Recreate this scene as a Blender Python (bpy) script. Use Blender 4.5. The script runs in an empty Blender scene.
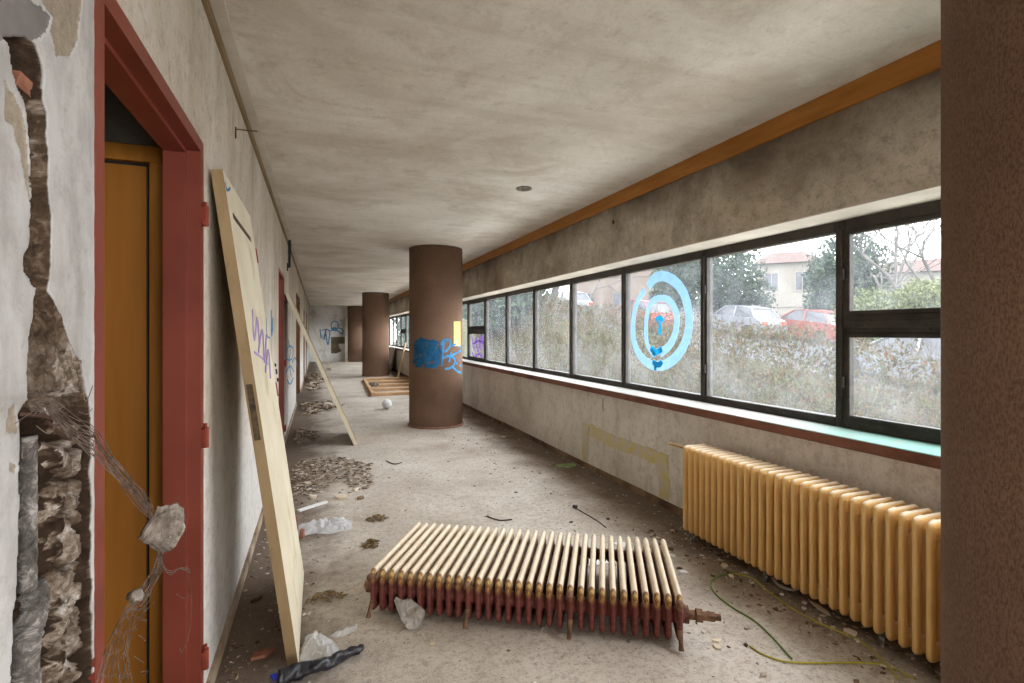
import bpy, math, random
from mathutils import Vector, Matrix, noise
random.seed(7)
C = bpy.context.scene.collection
PI = math.pi
EYE = 1.34          # camera height
CEIL = 2.56
XL = -.385          # left wall face
XR = 2.49           # parapet face
XU = 2.44           # upper wall face
XG = 2.72           # glass
# ------------------------------------------------------------------ measuring helpers
F, CX, CY, VX = 510., 512., 332.5, 318.5
YAW = math.atan((CX - VX) / F); CO, SI = math.cos(YAW), math.sin(YAW)
def ray(u, v):
    a = (u - CX) / F
    return Vector((a * CO + SI, -a * SI + CO, -(v - CY) / F))
def onX(u, v, X):
    r = ray(u, v); r *= X / r.x; r.z += EYE; return r
def onY(u, v, Y):
    r = ray(u, v); r *= Y / r.y; r.z += EYE; return r
def onZ(u, v, z=0.):
    r = ray(u, v); r *= (z - EYE) / r.z; r.z += EYE; return r
def proj(p):
    d = p[0] * SI + p[1] * CO
    return (CX + F * (p[0] * CO - p[1] * SI) / d, CY - F * (p[2] - EYE) / d)
def lin(c):
    return c / 12.92 if c <= .04045 else ((c + .055) / 1.055) ** 2.4
def rgb(r, g, b):
    return (lin(r / 255), lin(g / 255), lin(b / 255), 1)
def R(a, b): return random.uniform(a, b)
def lerp_table(tab, x):
    if x <= tab[0][0]: return tab[0][1:]
    for p, q in zip(tab, tab[1:]):
        if x <= q[0]:
            f = (x - p[0]) / (q[0] - p[0])
            return tuple(a + (b - a) * f for a, b in zip(p[1:], q[1:]))
    return tab[-1][1:]
# ------------------------------------------------------------------ materials
class N:
    def __init__(s, name):
        s.m = bpy.data.materials.new(name); s.m.use_nodes = True
        s.t = s.m.node_tree; s.t.nodes.clear()
        s.out = s.t.nodes.new('ShaderNodeOutputMaterial')
    def n(s, typ, **kw):
        x = s.t.nodes.new('ShaderNode' + typ)
        for k, v in kw.items():
            if k.startswith('i_'):
                key = k[2:]
                key = int(key) if key.isdigit() else key.replace('_', ' ')
                x.inputs[key].default_value = v
            else: setattr(x, k, v)
        return x
    def l(s, a, b): s.t.links.new(a, b)
    def coord(s, kind='Object', scale=(1, 1, 1), rot=(0, 0, 0)):
        tc = s.n('TexCoord'); mp = s.n('Mapping')
        mp.inputs['Scale'].default_value = scale; mp.inputs['Rotation'].default_value = rot
        s.l(tc.outputs[kind], mp.inputs['Vector']); return mp.outputs['Vector']
    def noise(s, vec, scale, detail=6, rough=.6, dist=0.):
        x = s.n('TexNoise'); x.inputs['Scale'].default_value = scale; x.inputs['Detail'].default_value = detail
        x.inputs['Roughness'].default_value = rough; x.inputs['Distortion'].default_value = dist
        if vec is not None: s.l(vec, x.inputs['Vector'])
        return x.outputs['Fac']
    def ramp(s, fac, stops, interp='LINEAR'):
        x = s.n('ValToRGB'); cr = x.color_ramp; cr.interpolation = interp
        while len(cr.elements) < len(stops): cr.elements.new(.5)
        for e, (p, c) in zip(cr.elements, stops):
            e.position = p; e.color = c if len(c) == 4 else (*c, 1)
        s.l(fac, x.inputs['Fac']); return x.outputs['Color']
    def grey(s, fac, a, b, lo=0., hi=1.):
        return s.ramp(fac, [(a, (lo, lo, lo, 1)), (b, (hi, hi, hi, 1))])
    def mix(s, fac, a, b, mode='MIX'):
        x = s.n('Mix', data_type='RGBA', blend_type=mode)
        for sock, v in ((x.inputs['Factor'], fac), (x.inputs[6], a), (x.inputs[7], b)):
            if hasattr(v, 'is_linked') or hasattr(v, 'links'): s.l(v, sock)
            else: sock.default_value = v
        return x.outputs[2]
    def math(s, op, a, b=0.):
        x = s.n('Math', operation=op)
        for sock, v in ((x.inputs[0], a), (x.inputs[1], b)):
            if hasattr(v, 'links'): s.l(v, sock)
            else: sock.default_value = v
        return x.outputs[0]
    def bump(s, h, strength=.3, dist=.01):
        b = s.n('Bump'); b.inputs['Strength'].default_value = strength; b.inputs['Distance'].default_value = dist
        s.l(h, b.inputs['Height']); return b.outputs['Normal']
    def bsdf(s, col, rough=.8, nrm=None, metal=0., spec=.3, **kw):
        b = s.n('BsdfPrincipled')
        if hasattr(col, 'links'): s.l(col, b.inputs['Base Color'])
        else: b.inputs['Base Color'].default_value = col
        if hasattr(rough, 'links'): s.l(rough, b.inputs['Roughness'])
        else: b.inputs['Roughness'].default_value = rough
        b.inputs['Metallic'].default_value = metal; b.inputs['Specular IOR Level'].default_value = spec
        for k, v in kw.items(): b.inputs[k].default_value = v
        if nrm: s.l(nrm, b.inputs['Normal'])
        return b.outputs['BSDF']
    def done(s, sh): s.l(sh, s.out.inputs['Surface']); return s.m

def simple(name, c1, c2, scale=8., stretch=(1, 1, 1), rough=.8, bump=.15, bscale=60., dirt=None, dscale=3., dlo=.5, dhi=.7, spec=.3, metal=0., lo=.35, hi=.65):
    k = N(name); v = k.coord('Object', stretch)
    col = k.ramp(k.noise(v, scale), [(lo, c1), (hi, c2)])
    if dirt: col = k.mix(k.grey(k.noise(v, dscale, 8, .65), dlo, dhi), col, dirt)
    nr = k.bump(k.noise(v, bscale, 4), bump, .01) if bump else None
    return k.done(k.bsdf(col, rough, nr, metal, spec))

M = {}
def build_materials():
    # ceiling: limewashed plaster, blotches and faint board marks running across the corridor
    k = N('ceiling_plaster'); v = k.coord('Object'); vs = k.coord('Object', (.5, 2.2, 1))
    c = k.ramp(k.noise(v, .8, 9, .6, .4), [(.3, rgb(186, 175, 161)), (.5, rgb(214, 207, 197)), (.68, rgb(230, 226, 219))])
    st = k.noise(vs, 1.5, 8, .65, .3)
    c = k.mix(k.grey(st, .5, .74, 0, .32), c, rgb(162, 146, 127))
    c = k.mix(k.grey(k.noise(k.coord('Object', (.25, 5, 1)), 2.0, 6, .6), .54, .72, 0, .16), c, rgb(158, 140, 118))
    c = k.mix(k.grey(k.noise(v, 1.7, 9, .7, .8), .52, .7, 0, .5), c, rgb(170, 154, 136))
    c = k.mix(k.grey(k.noise(v, 5.5, 9, .75, .5), .66, .72, 0, .7), c, rgb(132, 116, 98))
    c = k.mix(k.grey(k.noise(v, 3.2, 9, .7), .6, .74, 0, .45), c, rgb(236, 232, 224))
    c = k.mix(k.grey(k.noise(v, 12, 8, .75), .54, .68, 0, .3), c, rgb(150, 134, 116))
    c = k.mix(k.grey(k.noise(v, 60, 8, .8), .49, .64, 0, .22), c, rgb(150, 136, 120))
    M['ceiling'] = k.done(k.bsdf(c, .9, k.bump(k.noise(v, 30, 8, .7), .25, .01), spec=.1))
    # floor: trodden concrete screed with dust, stains and grit
    k = N('concrete_floor'); v = k.coord('Object')
    c = k.ramp(k.noise(v, 1.1, 9, .62, .3), [(.3, rgb(170, 156, 142)), (.5, rgb(202, 192, 180)), (.68, rgb(220, 213, 203))])
    c = k.mix(k.grey(k.noise(v, 5, 9, .7), .56, .72, 0, .4), c, rgb(146, 128, 110))
    c = k.mix(k.grey(k.noise(v, 2.2, 9, .7, .6), .54, .7, 0, .45), c, rgb(150, 132, 114))
    c = k.mix(k.grey(k.noise(v, 26, 9, .8), .49, .6, 0, .55), c, rgb(142, 127, 112))
    c = k.mix(k.grey(k.noise(v, 75, 8, .8), .54, .62, 0, .7), c, rgb(108, 95, 82))
    c = k.mix(k.grey(k.noise(v, 95, 6, .7), .58, .64, 0, .8), c, rgb(216, 210, 202))
    # browner and darker towards the foot of both walls
    sep = k.n('SeparateXYZ'); k.l(k.coord('Object'), sep.inputs[0])
    wob = k.noise(v, 2.6, 8, .65)
    a = k.math('ADD', sep.outputs[0], k.math('MULTIPLY', wob, .9))
    mr = k.n('MapRange', clamp=True, i_1=2.28, i_2=2.75, i_3=0., i_4=.85); k.l(a, mr.inputs[0])
    c = k.mix(mr.outputs[0], c, rgb(104, 88, 74))
    b = k.math('SUBTRACT', sep.outputs[0], k.math('MULTIPLY', wob, .9))
    m2 = k.n('MapRange', clamp=True); m2.inputs[1].default_value = -.25; m2.inputs[2].default_value = -.6; m2.inputs[3].default_value = 0; m2.inputs[4].default_value = .85
    k.l(b, m2.inputs[0])
    c = k.mix(m2.outputs[0], c, rgb(98, 80, 66))
    M['floor'] = k.done(k.bsdf(c, .9, k.bump(k.noise(v, 45, 9, .75), .35, .012), spec=.15))
    # left corridor wall: lime plaster with brown runs
    k = N('left_plaster'); v = k.coord('Object'); vs = k.coord('Object', (1, 1.5, .75))
    c = k.ramp(k.noise(vs, 1.6, 9, .65, .2), [(.32, rgb(170, 156, 138)), (.52, rgb(196, 186, 171)), (.7, rgb(214, 208, 199))])
    c = k.mix(k.grey(k.noise(vs, 4, 8, .7), .58, .72, 0, .45), c, rgb(142, 124, 102))
    sep = k.n('SeparateXYZ'); k.l(v, sep.inputs[0])
    mr = k.n('MapRange', clamp=True); mr.inputs[1].default_value = 1.35; mr.inputs[2].default_value = .75
    k.l(k.math('ADD', sep.outputs[2], k.math('MULTIPLY', k.noise(vs, 2.2, 6), .5)), mr.inputs[0])
    c = k.mix(k.math('MULTIPLY', mr.outputs[0], .7), c, rgb(214, 213, 212))  # whiter lower down: window brightness put into the plaster colour
    c = k.mix(k.grey(k.noise(v, 16, 9, .8), .5, .62, 0, .4), c, rgb(140, 124, 106))
    c = k.mix(k.grey(k.noise(v, 70, 8, .8), .52, .64, 0, .4), c, rgb(140, 124, 106))
    M['left'] = k.done(k.bsdf(c, .9, k.bump(k.noise(v, 22, 8, .7), .3, .012), spec=.1))
    # near wall with the broken chase: white paint, bare cement patches, rubble
    k = N('broken_plaster'); v = k.coord('Object')
    at = k.n('Attribute', attribute_name='expose'); at2 = k.n('Attribute', attribute_name='patch')
    white = k.ramp(k.noise(k.coord('Object', (1, 2.5, 1)), 5, 9, .65), [(.3, rgb(160, 155, 150)), (.6, rgb(194, 191, 188))])
    white = k.mix(k.grey(k.noise(v, 14, 9, .75), .5, .66, 0, .5), white, rgb(154, 148, 142)); white = k.mix(k.grey(k.noise(v, 40, 8, .75), .58, .68, 0, .5), white, rgb(150, 140, 128))
    sm = k.ramp(k.noise(v, 12, 6), [(.3, rgb(118, 113, 110)), (.7, rgb(134, 129, 124))])
    white = k.mix(k.grey(at2.outputs['Fac'], .4, .6), white, sm)
    cem = k.ramp(k.noise(v, 60, 8, .8), [(.35, rgb(136, 122, 104)), (.65, rgb(168, 156, 140))])
    at3 = k.n('Attribute', attribute_name='cement')
    white = k.mix(k.grey(at3.outputs['Fac'], .4, .6), white, cem)
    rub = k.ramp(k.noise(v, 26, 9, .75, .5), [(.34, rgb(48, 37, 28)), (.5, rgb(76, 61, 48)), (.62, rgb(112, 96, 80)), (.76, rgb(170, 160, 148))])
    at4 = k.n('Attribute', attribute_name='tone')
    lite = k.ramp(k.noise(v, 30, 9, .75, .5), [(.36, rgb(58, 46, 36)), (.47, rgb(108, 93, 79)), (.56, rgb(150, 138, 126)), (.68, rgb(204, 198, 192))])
    dark = k.ramp(k.noise(v, 30, 9, .7, .5), [(.35, rgb(34, 26, 20)), (.6, rgb(58, 45, 35)), (.75, rgb(96, 80, 66))])  # dark mix: shade of the deep void painted into the rubble
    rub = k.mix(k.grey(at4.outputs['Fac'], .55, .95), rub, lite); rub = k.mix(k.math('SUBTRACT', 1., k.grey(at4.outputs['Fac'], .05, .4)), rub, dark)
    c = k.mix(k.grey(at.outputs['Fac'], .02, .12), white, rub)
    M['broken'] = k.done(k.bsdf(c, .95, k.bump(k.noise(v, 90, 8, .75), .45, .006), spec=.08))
    # right walls
    k = N('upper_plaster'); v = k.coord('Object'); vs = k.coord('Object', (1, 2.2, .5))
    c = k.ramp(k.noise(v, 1.5, 9, .65, .3), [(.3, rgb(158, 144, 126)), (.5, rgb(188, 177, 161)), (.7, rgb(206, 197, 184))])
    c = k.mix(k.grey(k.noise(k.coord('Object', (1, 1.4, 1)), 1.7, 9, .7), .48, .72, 0, .7), c, rgb(112, 97, 80))
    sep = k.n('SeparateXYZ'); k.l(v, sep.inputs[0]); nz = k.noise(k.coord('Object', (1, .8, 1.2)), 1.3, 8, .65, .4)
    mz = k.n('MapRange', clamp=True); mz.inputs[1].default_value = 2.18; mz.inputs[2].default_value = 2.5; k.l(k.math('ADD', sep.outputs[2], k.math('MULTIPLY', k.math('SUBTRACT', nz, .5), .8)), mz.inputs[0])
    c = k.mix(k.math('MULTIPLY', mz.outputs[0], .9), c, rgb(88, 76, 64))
    c = k.mix(k.grey(k.noise(v, 16, 9, .8), .5, .62, 0, .4), c, rgb(104, 90, 76))
    c = k.mix(k.grey(k.noise(v, 70, 8, .8), .52, .64, 0, .4), c, rgb(104, 90, 76))
    M['upper'] = k.done(k.bsdf(c, .9, k.bump(k.noise(v, 35, 8, .7), .3, .01), spec=.1))
    k = N('parapet_plaster'); v = k.coord('Object'); vs = k.coord('Object', (1, 2.2, .7))
    c = k.ramp(k.noise(v, 1.4, 9, .65, .3), [(.3, rgb(196, 186, 174)), (.5, rgb(220, 213, 204)), (.7, rgb(232, 227, 220))])
    c = k.mix(k.grey(k.noise(vs, 3.2, 9, .7), .53, .7, 0, .5), c, rgb(150, 134, 118))
    c = k.mix(k.grey(k.noise(v, 16, 9, .8), .5, .62, 0, .4), c, rgb(158, 143, 128))
    c = k.mix(k.grey(k.noise(v, 70, 8, .8), .52, .64, 0, .4), c, rgb(158, 143, 128))
    M['parapet'] = k.done(k.bsdf(c, .9, k.bump(k.noise(v, 35, 8, .7), .25, .01), spec=.1))
    M['room'] = simple('side_room_plaster', rgb(112, 110, 104), rgb(138, 134, 126), 2.5, bump=.2)
    M['far'] = simple('far_wall_plaster', rgb(206, 203, 200), rgb(232, 230, 228), 1.2, bump=.2, dirt=rgb(130, 118, 104), dscale=1.6, dlo=.55, dhi=.75)
    M['beam'] = simple('orange_timber', rgb(150, 98, 36), rgb(172, 116, 52), 2.5, (8, 1, 8), .55, .1, 30, dirt=rgb(120, 66, 12), dscale=1.5, dlo=.6, dhi=.8)
    M['cornice'] = simple('cornice_wood', rgb(112, 94, 66), rgb(140, 120, 90), 4, (1, .3, 1), .7, .1)
    M['strip'] = simple('limewashed_strip', rgb(184, 176, 164), rgb(206, 198, 186), 3, bump=.1)
    M['base'] = simple('baseboard_paint', rgb(150, 130, 108), rgb(176, 158, 136), 5, bump=.1, dirt=rgb(92, 74, 58), dscale=3, dlo=.5, dhi=.65)
    M['base_r'] = simple('baseboard_wood', rgb(116, 92, 70), rgb(144, 118, 92), 5, bump=.1, dirt=rgb(84, 62, 46), dscale=3, dlo=.5, dhi=.65)
    M['sillfront'] = simple('sill_red_paint', rgb(114, 74, 58), rgb(138, 92, 74), 6, (1, .5, 1), .7, .1, dirt=rgb(86, 52, 38), dscale=5)
    k = N('sill_top_paint'); v = k.coord('Object')
    c = k.mix(0.5, rgb(206, 204, 200), rgb(120, 178, 166))
    sep = k.n('SeparateXYZ'); k.l(v, sep.inputs[0]); mr = k.n('MapRange', clamp=True); mr.inputs[1].default_value = 2.9; mr.inputs[2].default_value = 2.1
    k.l(k.math('ADD', sep.outputs[1], k.math('MULTIPLY', k.noise(v, 1.6, 5), .9)), mr.inputs[0])
    c = k.mix(mr.outputs[0], rgb(150, 146, 140), rgb(104, 150, 138))
    c = k.mix(k.grey(k.noise(v, 9, 8, .7), .55, .66, 0, .8), c, rgb(140, 132, 122))
    c = k.mix(k.grey(k.noise(v, 40, 8, .7), .6, .68, 0, .8), c, rgb(90, 80, 68))
    M['silltop'] = k.done(k.bsdf(c, .7, None, spec=.3))
    k = N('window_frame_paint'); v = k.coord('Object')
    c = k.ramp(k.noise(v, 10, 8, .7), [(.35, rgb(44, 40, 36)), (.6, rgb(66, 60, 54))])
    c = k.mix(k.grey(k.noise(v, 50, 8, .75), .62, .7, 0, .8), c, rgb(150, 138, 122))
    M['wframe'] = k.done(k.bsdf(c, .6, k.bump(k.noise(v, 60, 6), .3, .005)))
    # dusty thin glass
    k = N('dusty_glass'); v = k.coord('Object', (1, 1, 1)); vd = k.coord('Object', (1, 9, 1), (.5, 0, 0))
    f = k.math('ADD', k.grey(k.noise(v, 3, 8, .7), .35, .75, .014, .085), k.grey(k.noise(vd, 14, 8, .75), .52, .75, 0, .06))
    tr = k.n('BsdfTransparent'); tr.inputs[0].default_value = (.95, .97, .98, 1)
    tl = k.n('BsdfTranslucent'); tl.inputs[0].default_value = (.5, .53, .58, 1)
    gl = k.n('BsdfGlossy'); gl.inputs['Roughness'].default_value = .08
    mx = k.n('MixShader'); k.l(f, mx.inputs[0]); k.l(tr.outputs[0], mx.inputs[1]); k.l(tl.outputs[0], mx.inputs[2])
    m2 = k.n('MixShader'); m2.inputs[0].default_value = .03; k.l(mx.outputs[0], m2.inputs[1]); k.l(gl.outputs[0], m2.inputs[2])
    M['glass'] = k.done(m2.outputs[0])
    def paint(name, col, tcol, a):
        k = N(name); v = k.coord('Object')
        d = k.n('BsdfDiffuse'); d.inputs[0].default_value = col
        t = k.n('BsdfTranslucent'); t.inputs[0].default_value = tcol
        tr = k.n('BsdfTransparent')
        m1 = k.n('MixShader'); m1.inputs[0].default_value = .6; k.l(d.outputs[0], m1.inputs[1]); k.l(t.outputs[0], m1.inputs[2])
        m2 = k.n('MixShader'); k.l(k.grey(k.noise(v, 12, 6, .7), .3, .7, a - .12, min(1, a + .1)), m2.inputs[0])
        k.l(tr.outputs[0], m2.inputs[1]); k.l(m1.outputs[0], m2.inputs[2]); return k.done(m2.outputs[0])
    M['glasspaint'] = paint('pale_blue_spray', (.42, .68, .88, 1), (.22, .36, .47, 1), .68)
    M['glasspaint2'] = paint('bright_blue_spray', (.03, .48, .74, 1), (.02, .36, .56, 1), .92)
    M['violetpaint'] = paint('violet_spray', (.36, .18, .62, 1), (.26, .12, .46, 1), .9)
    # brown sprayed coat on the columns
    k = N('brown_column_coat'); v = k.coord('Object'); vs = k.coord('Object', (1, 1, .5))
    c = k.ramp(k.noise(v, 1.6, 8, .6), [(.3, rgb(124, 97, 79)), (.7, rgb(144, 115, 96))])
    c = k.mix(k.grey(k.noise(vs, 210, 3, .6), .42, .62, 0, .6), c, rgb(88, 64, 50))
    c = k.mix(k.grey(k.noise(k.coord('Object', (1, 1, .6)), 9, 9, .75), .68, .76, 0, .7), c, rgb(176, 150, 130))
    sep = k.n('SeparateXYZ'); k.l(k.coord('Object'), sep.inputs[0])
    mr = k.n('MapRange', clamp=True); mr.inputs[1].default_value = .75; mr.inputs[2].default_value = .1; mr.inputs[4].default_value = .7
    k.l(k.math('ADD', sep.outputs[2], k.math('MULTIPLY', k.noise(vs, 12, 6), .45)), mr.inputs[0])
    c = k.mix(mr.outputs[0], c, rgb(168, 142, 124))
    M['column'] = k.done(k.bsdf(c, .85, k.bump(k.noise(vs, 210, 3, .6), .9, .010), spec=.2))
    M['rim'] = simple('column_rim', rgb(134, 96, 76), rgb(158, 118, 96), 8)
    k = N('red_steel_paint'); v = k.coord('Object')
    c = k.ramp(k.noise(v, 4, 6), [(.3, rgb(114, 50, 36)), (.7, rgb(132, 62, 46))])
    c = k.mix(k.grey(k.noise(v, 60, 8, .75), .66, .72, 0, .8), c, rgb(70, 40, 34))
    M['red'] = k.done(k.bsdf(c, .45, None, spec=.4))
    M['hinge'] = simple('rusty_hinge', rgb(104, 42, 30), rgb(140, 62, 44), 20)
    M['veneer'] = simple('orange_veneer', rgb(164, 104, 34), rgb(180, 118, 46), 2, (6, 6, .6), .5, .05)
    M['casing'] = simple('varnished_casing', rgb(176, 112, 34), rgb(200, 134, 52), 3, (6, 6, .6), .5, .08)
    M['leaf'] = simple('cream_door_paint', rgb(204, 192, 166), rgb(220, 210, 186), 2.5, rough=.5, bump=.05, dirt=rgb(176, 152, 112), dscale=3, dlo=.58, dhi=.75)
    M['leafedge'] = simple('ochre_shaded_door_paint', rgb(140, 116, 82), rgb(160, 136, 100), 6, (1, 1, .4), .6, .08, dirt=rgb(120, 96, 62), dscale=8, dlo=.6, dhi=.72)  # ochre darkened by the shade on an edge turned from the windows
    M['lock'] = simple('dark_lock_metal', rgb(64, 52, 42), rgb(104, 86, 64), 30, rough=.5, metal=.5)
    M['black'] = simple('black_iron', rgb(24, 24, 24), rgb(44, 42, 40), 20, rough=.6)
    # radiators
    k = N('ochre_radiator_paint'); v = k.coord('Object')
    c = k.ramp(k.noise(v, 7, 6), [(.3, rgb(216, 172, 104)), (.7, rgb(232, 194, 130))])
    c = k.mix(k.grey(k.noise(v, 70, 8, .75), .66, .72, 0, .85), c, rgb(112, 70, 38))
    # paler cream on the upward faces
    ge = k.n('NewGeometry'); sp = k.n('SeparateXYZ'); k.l(ge.outputs['Normal'], sp.inputs[0])
    c = k.mix(k.grey(sp.outputs[2], .4, .85, 0, .8), c, rgb(236, 226, 208))
    M['radiator'] = k.done(k.bsdf(c, .5, None, spec=.35))
    k = N('cream_and_red_radiator_paint'); v = k.coord('Object')
    cr = k.ramp(k.noise(v, 12, 6), [(.3, rgb(206, 186, 158)), (.7, rgb(222, 207, 184))])
    cr = k.mix(k.grey(k.noise(v, 60, 8, .75), .64, .7, 0, .85), cr, rgb(150, 96, 66))
    rd = k.ramp(k.noise(v, 30, 8, .7), [(.3, rgb(84, 44, 38)), (.5, rgb(104, 52, 46)), (.62, rgb(128, 76, 64)), (.74, rgb(186, 144, 108))])
    sp = k.n('SeparateXYZ'); k.l(v, sp.inputs[0]); wob = k.math('MULTIPLY', k.noise(v, 25, 5), .03)
    mr = k.n('MapRange', clamp=True); mr.inputs[1].default_value = .062; mr.inputs[2].default_value = .085
    k.l(k.math('ADD', sp.outputs[1], wob), mr.inputs[0])
    mz = k.n('MapRange', clamp=True); mz.inputs[1].default_value = .024; mz.inputs[2].default_value = .013
    k.l(k.math('SUBTRACT', sp.outputs[2], k.math('MULTIPLY', wob, .5)), mz.inputs[0])
    en = k.ramp(k.noise(v, 70, 6, .7), [(.38, rgb(96, 58, 40)), (.5, rgb(142, 98, 58)), (.6, rgb(196, 166, 100)), (.7, rgb(226, 206, 168))])
    c = k.mix(mz.outputs[0], cr, en); c = k.mix(mr.outputs[0], c, rd)
    M['radiator_old'] = k.done(k.bsdf(c, .55, k.bump(k.noise(v, 120, 5), .2, .003), spec=.3))
    M['rust'] = simple('rusty_iron', rgb(84, 58, 44), rgb(140, 104, 78), 25, rough=.8, bump=.3)
    M['pipe'] = simple('ochre_pipe', rgb(170, 130, 84), rgb(200, 164, 116), 12, dirt=rgb(90, 60, 40), dscale=20)
    k = N('flaking_lagging'); v = k.coord('Object')
    c = k.ramp(k.noise(v, 30, 9, .75, .6), [(.35, rgb(58, 54, 50)), (.5, rgb(104, 98, 92)), (.62, rgb(178, 172, 166)), (.75, rgb(120, 88, 62))])
    M['lagging'] = k.done(k.bsdf(c, .9, k.bump(k.noise(v, 60, 8, .7), .7, .01)))
    M['mortar'] = simple('grey_mortar', rgb(128, 116, 104), rgb(188, 180, 170), 30, bump=.6, bscale=90, dirt=rgb(92, 78, 64), dscale=18, dlo=.5, dhi=.66)
    M['concrete'] = simple('grey_concrete', rgb(96, 86, 76), rgb(150, 140, 128), 35, bump=.5, bscale=120, dirt=rgb(186, 178, 168), dscale=30, dlo=.58, dhi=.7)
    M['brick'] = simple('red_brick', rgb(128, 82, 62), rgb(158, 108, 86), 20, bump=.4)
    M['wire'] = simple('rusty_wire', rgb(78, 62, 52), rgb(132, 116, 104), 60, rough=.6, metal=.3, bump=0)
    M['rod'] = simple('rusty_rod', rgb(62, 44, 36), rgb(96, 72, 58), 40, rough=.8, bump=.3)
    # litter
    k = N('clear_plastic'); v = k.coord('Object')
    d = k.bsdf((.92, .93, .95, 1), .25, k.bump(k.noise(v, 40, 4), .5, .01), spec=.6)
    t = k.n('BsdfTransparent'); m = k.n('MixShader'); m.inputs[0].default_value = .38
    k.l(t.outputs[0], m.inputs[1]); k.l(d, m.inputs[2]); M['plastic'] = k.done(m.outputs[0])
    M['whiteplastic'] = simple('white_plastic', rgb(222, 222, 224), rgb(240, 240, 240), 5, rough=.4, bump=.1)
    M['blackplastic'] = simple('black_plastic', rgb(22, 22, 26), rgb(48, 48, 54), 14, rough=.35, bump=.3, spec=.5)
    M['greypaper'] = simple('grey_paper', rgb(150, 143, 136), rgb(178, 171, 163), 9, bump=.2)
    M['plasterchip'] = simple('plaster_chip', rgb(206, 186, 160), rgb(226, 212, 192), 9, bump=.2)
    M['moss'] = simple('dry_clump', rgb(96, 78, 52), rgb(146, 124, 90), 40, bump=.4)
    M['palewood'] = simple('pale_wood', rgb(168, 144, 112), rgb(192, 170, 138), 4, (1, 1, .5))
    M['orangewood'] = simple('orange_wood', rgb(178, 138, 100), rgb(204, 168, 130), 5)
    M['greyboard'] = simple('grey_board', rgb(150, 140, 126), rgb(182, 172, 156), 4)
    def island(name, stops, rough=.8, trans=0.):
        k = N(name); g = k.n('NewGeometry'); c = k.ramp(g.outputs['Random Per Island'], stops)
        b = k.bsdf(c, rough, spec=.03)
        if trans:
            t = k.n('BsdfTranslucent'); k.l(c, t.inputs[0]); m = k.n('MixShader'); m.inputs[0].default_value = trans
            k.l(b, m.inputs[1]); k.l(t.outputs[0], m.inputs[2]); b = m.outputs[0]
        return k.done(b)
    M['litter'] = island('leaf_litter_and_grit', [(0, rgb(78, 62, 46)), (.35, rgb(120, 100, 80)), (.6, rgb(156, 140, 122)), (.82, rgb(184, 172, 158)), (1, rgb(220, 214, 204))])
    M['grit'] = island('plaster_grit', [(0, rgb(110, 98, 86)), (.35, rgb(160, 150, 138)), (.7, rgb(196, 188, 178)), (1, rgb(228, 224, 218))])
    M['wiregreen'] = simple('yellow_green_cable', rgb(150, 150, 40), rgb(188, 170, 50), 5, bump=0, rough=.5)
    M['cablegreen'] = simple('green_cable', rgb(92, 128, 52), rgb(112, 146, 66), 5, bump=0, rough=.5)
    M['greenleaf'] = simple('green_leaf', rgb(120, 148, 92), rgb(160, 182, 128), 20, bump=0)
    M['blueink'] = simple('blue_spray_paint', rgb(18, 74, 112), rgb(34, 98, 140), 14, bump=0)
    M['blueline'] = simple('blue_marker_paint', rgb(40, 112, 160), rgb(66, 140, 186), 14, bump=0)
    M['violetink'] = simple('violet_marker', rgb(160, 140, 190), rgb(182, 164, 206), 14, bump=0)
    M['yellowpaint'] = simple('faded_yellow_paint', rgb(204, 188, 112), rgb(206, 196, 166), 9, bump=0, dirt=rgb(200, 190, 178), dscale=12, dlo=.48, dhi=.6)
    M['note'] = simple('yellow_note', rgb(232, 192, 110), rgb(242, 212, 140), 20, bump=0)
    M['redink'] = simple('red_print', rgb(200, 50, 40), rgb(214, 70, 60), 10, bump=0)
    M['bluep'] = simple('blue_print', rgb(40, 60, 190), rgb(60, 80, 210), 10, bump=0)
    M['olive'] = simple('olive_back', rgb(104, 94, 74), rgb(128, 116, 94), 3)
    # outdoors
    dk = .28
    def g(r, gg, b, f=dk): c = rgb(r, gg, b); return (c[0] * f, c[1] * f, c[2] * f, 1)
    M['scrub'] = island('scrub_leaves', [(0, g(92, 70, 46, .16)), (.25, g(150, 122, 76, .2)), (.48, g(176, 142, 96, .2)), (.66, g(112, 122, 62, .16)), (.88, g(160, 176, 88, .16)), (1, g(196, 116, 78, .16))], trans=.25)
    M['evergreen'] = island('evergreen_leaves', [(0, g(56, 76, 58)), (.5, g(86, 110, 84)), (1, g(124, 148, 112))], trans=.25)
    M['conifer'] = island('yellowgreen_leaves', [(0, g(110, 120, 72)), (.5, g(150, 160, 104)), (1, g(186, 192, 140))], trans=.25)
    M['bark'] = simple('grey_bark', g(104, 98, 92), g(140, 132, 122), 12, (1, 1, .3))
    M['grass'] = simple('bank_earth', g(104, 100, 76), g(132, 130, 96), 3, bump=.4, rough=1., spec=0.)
    M['path'] = simple('bounce_paving', rgb(206, 202, 194), rgb(224, 220, 212), 2)  # kept pale to reflect sky light indoors
    M['asphalt'] = simple('street_asphalt', rgb(66, 66, 68), rgb(80, 80, 82), 4, rough=1., spec=0.)
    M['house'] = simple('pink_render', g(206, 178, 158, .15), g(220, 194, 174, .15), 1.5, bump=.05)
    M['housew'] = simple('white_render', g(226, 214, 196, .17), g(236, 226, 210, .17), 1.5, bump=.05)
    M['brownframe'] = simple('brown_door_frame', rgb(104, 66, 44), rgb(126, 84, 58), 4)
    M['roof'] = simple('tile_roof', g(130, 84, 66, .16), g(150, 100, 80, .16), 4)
    M['hwin'] = simple('dark_window_glass', rgb(48, 48, 52), rgb(66, 66, 72), 2, rough=.2, bump=0)
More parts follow.
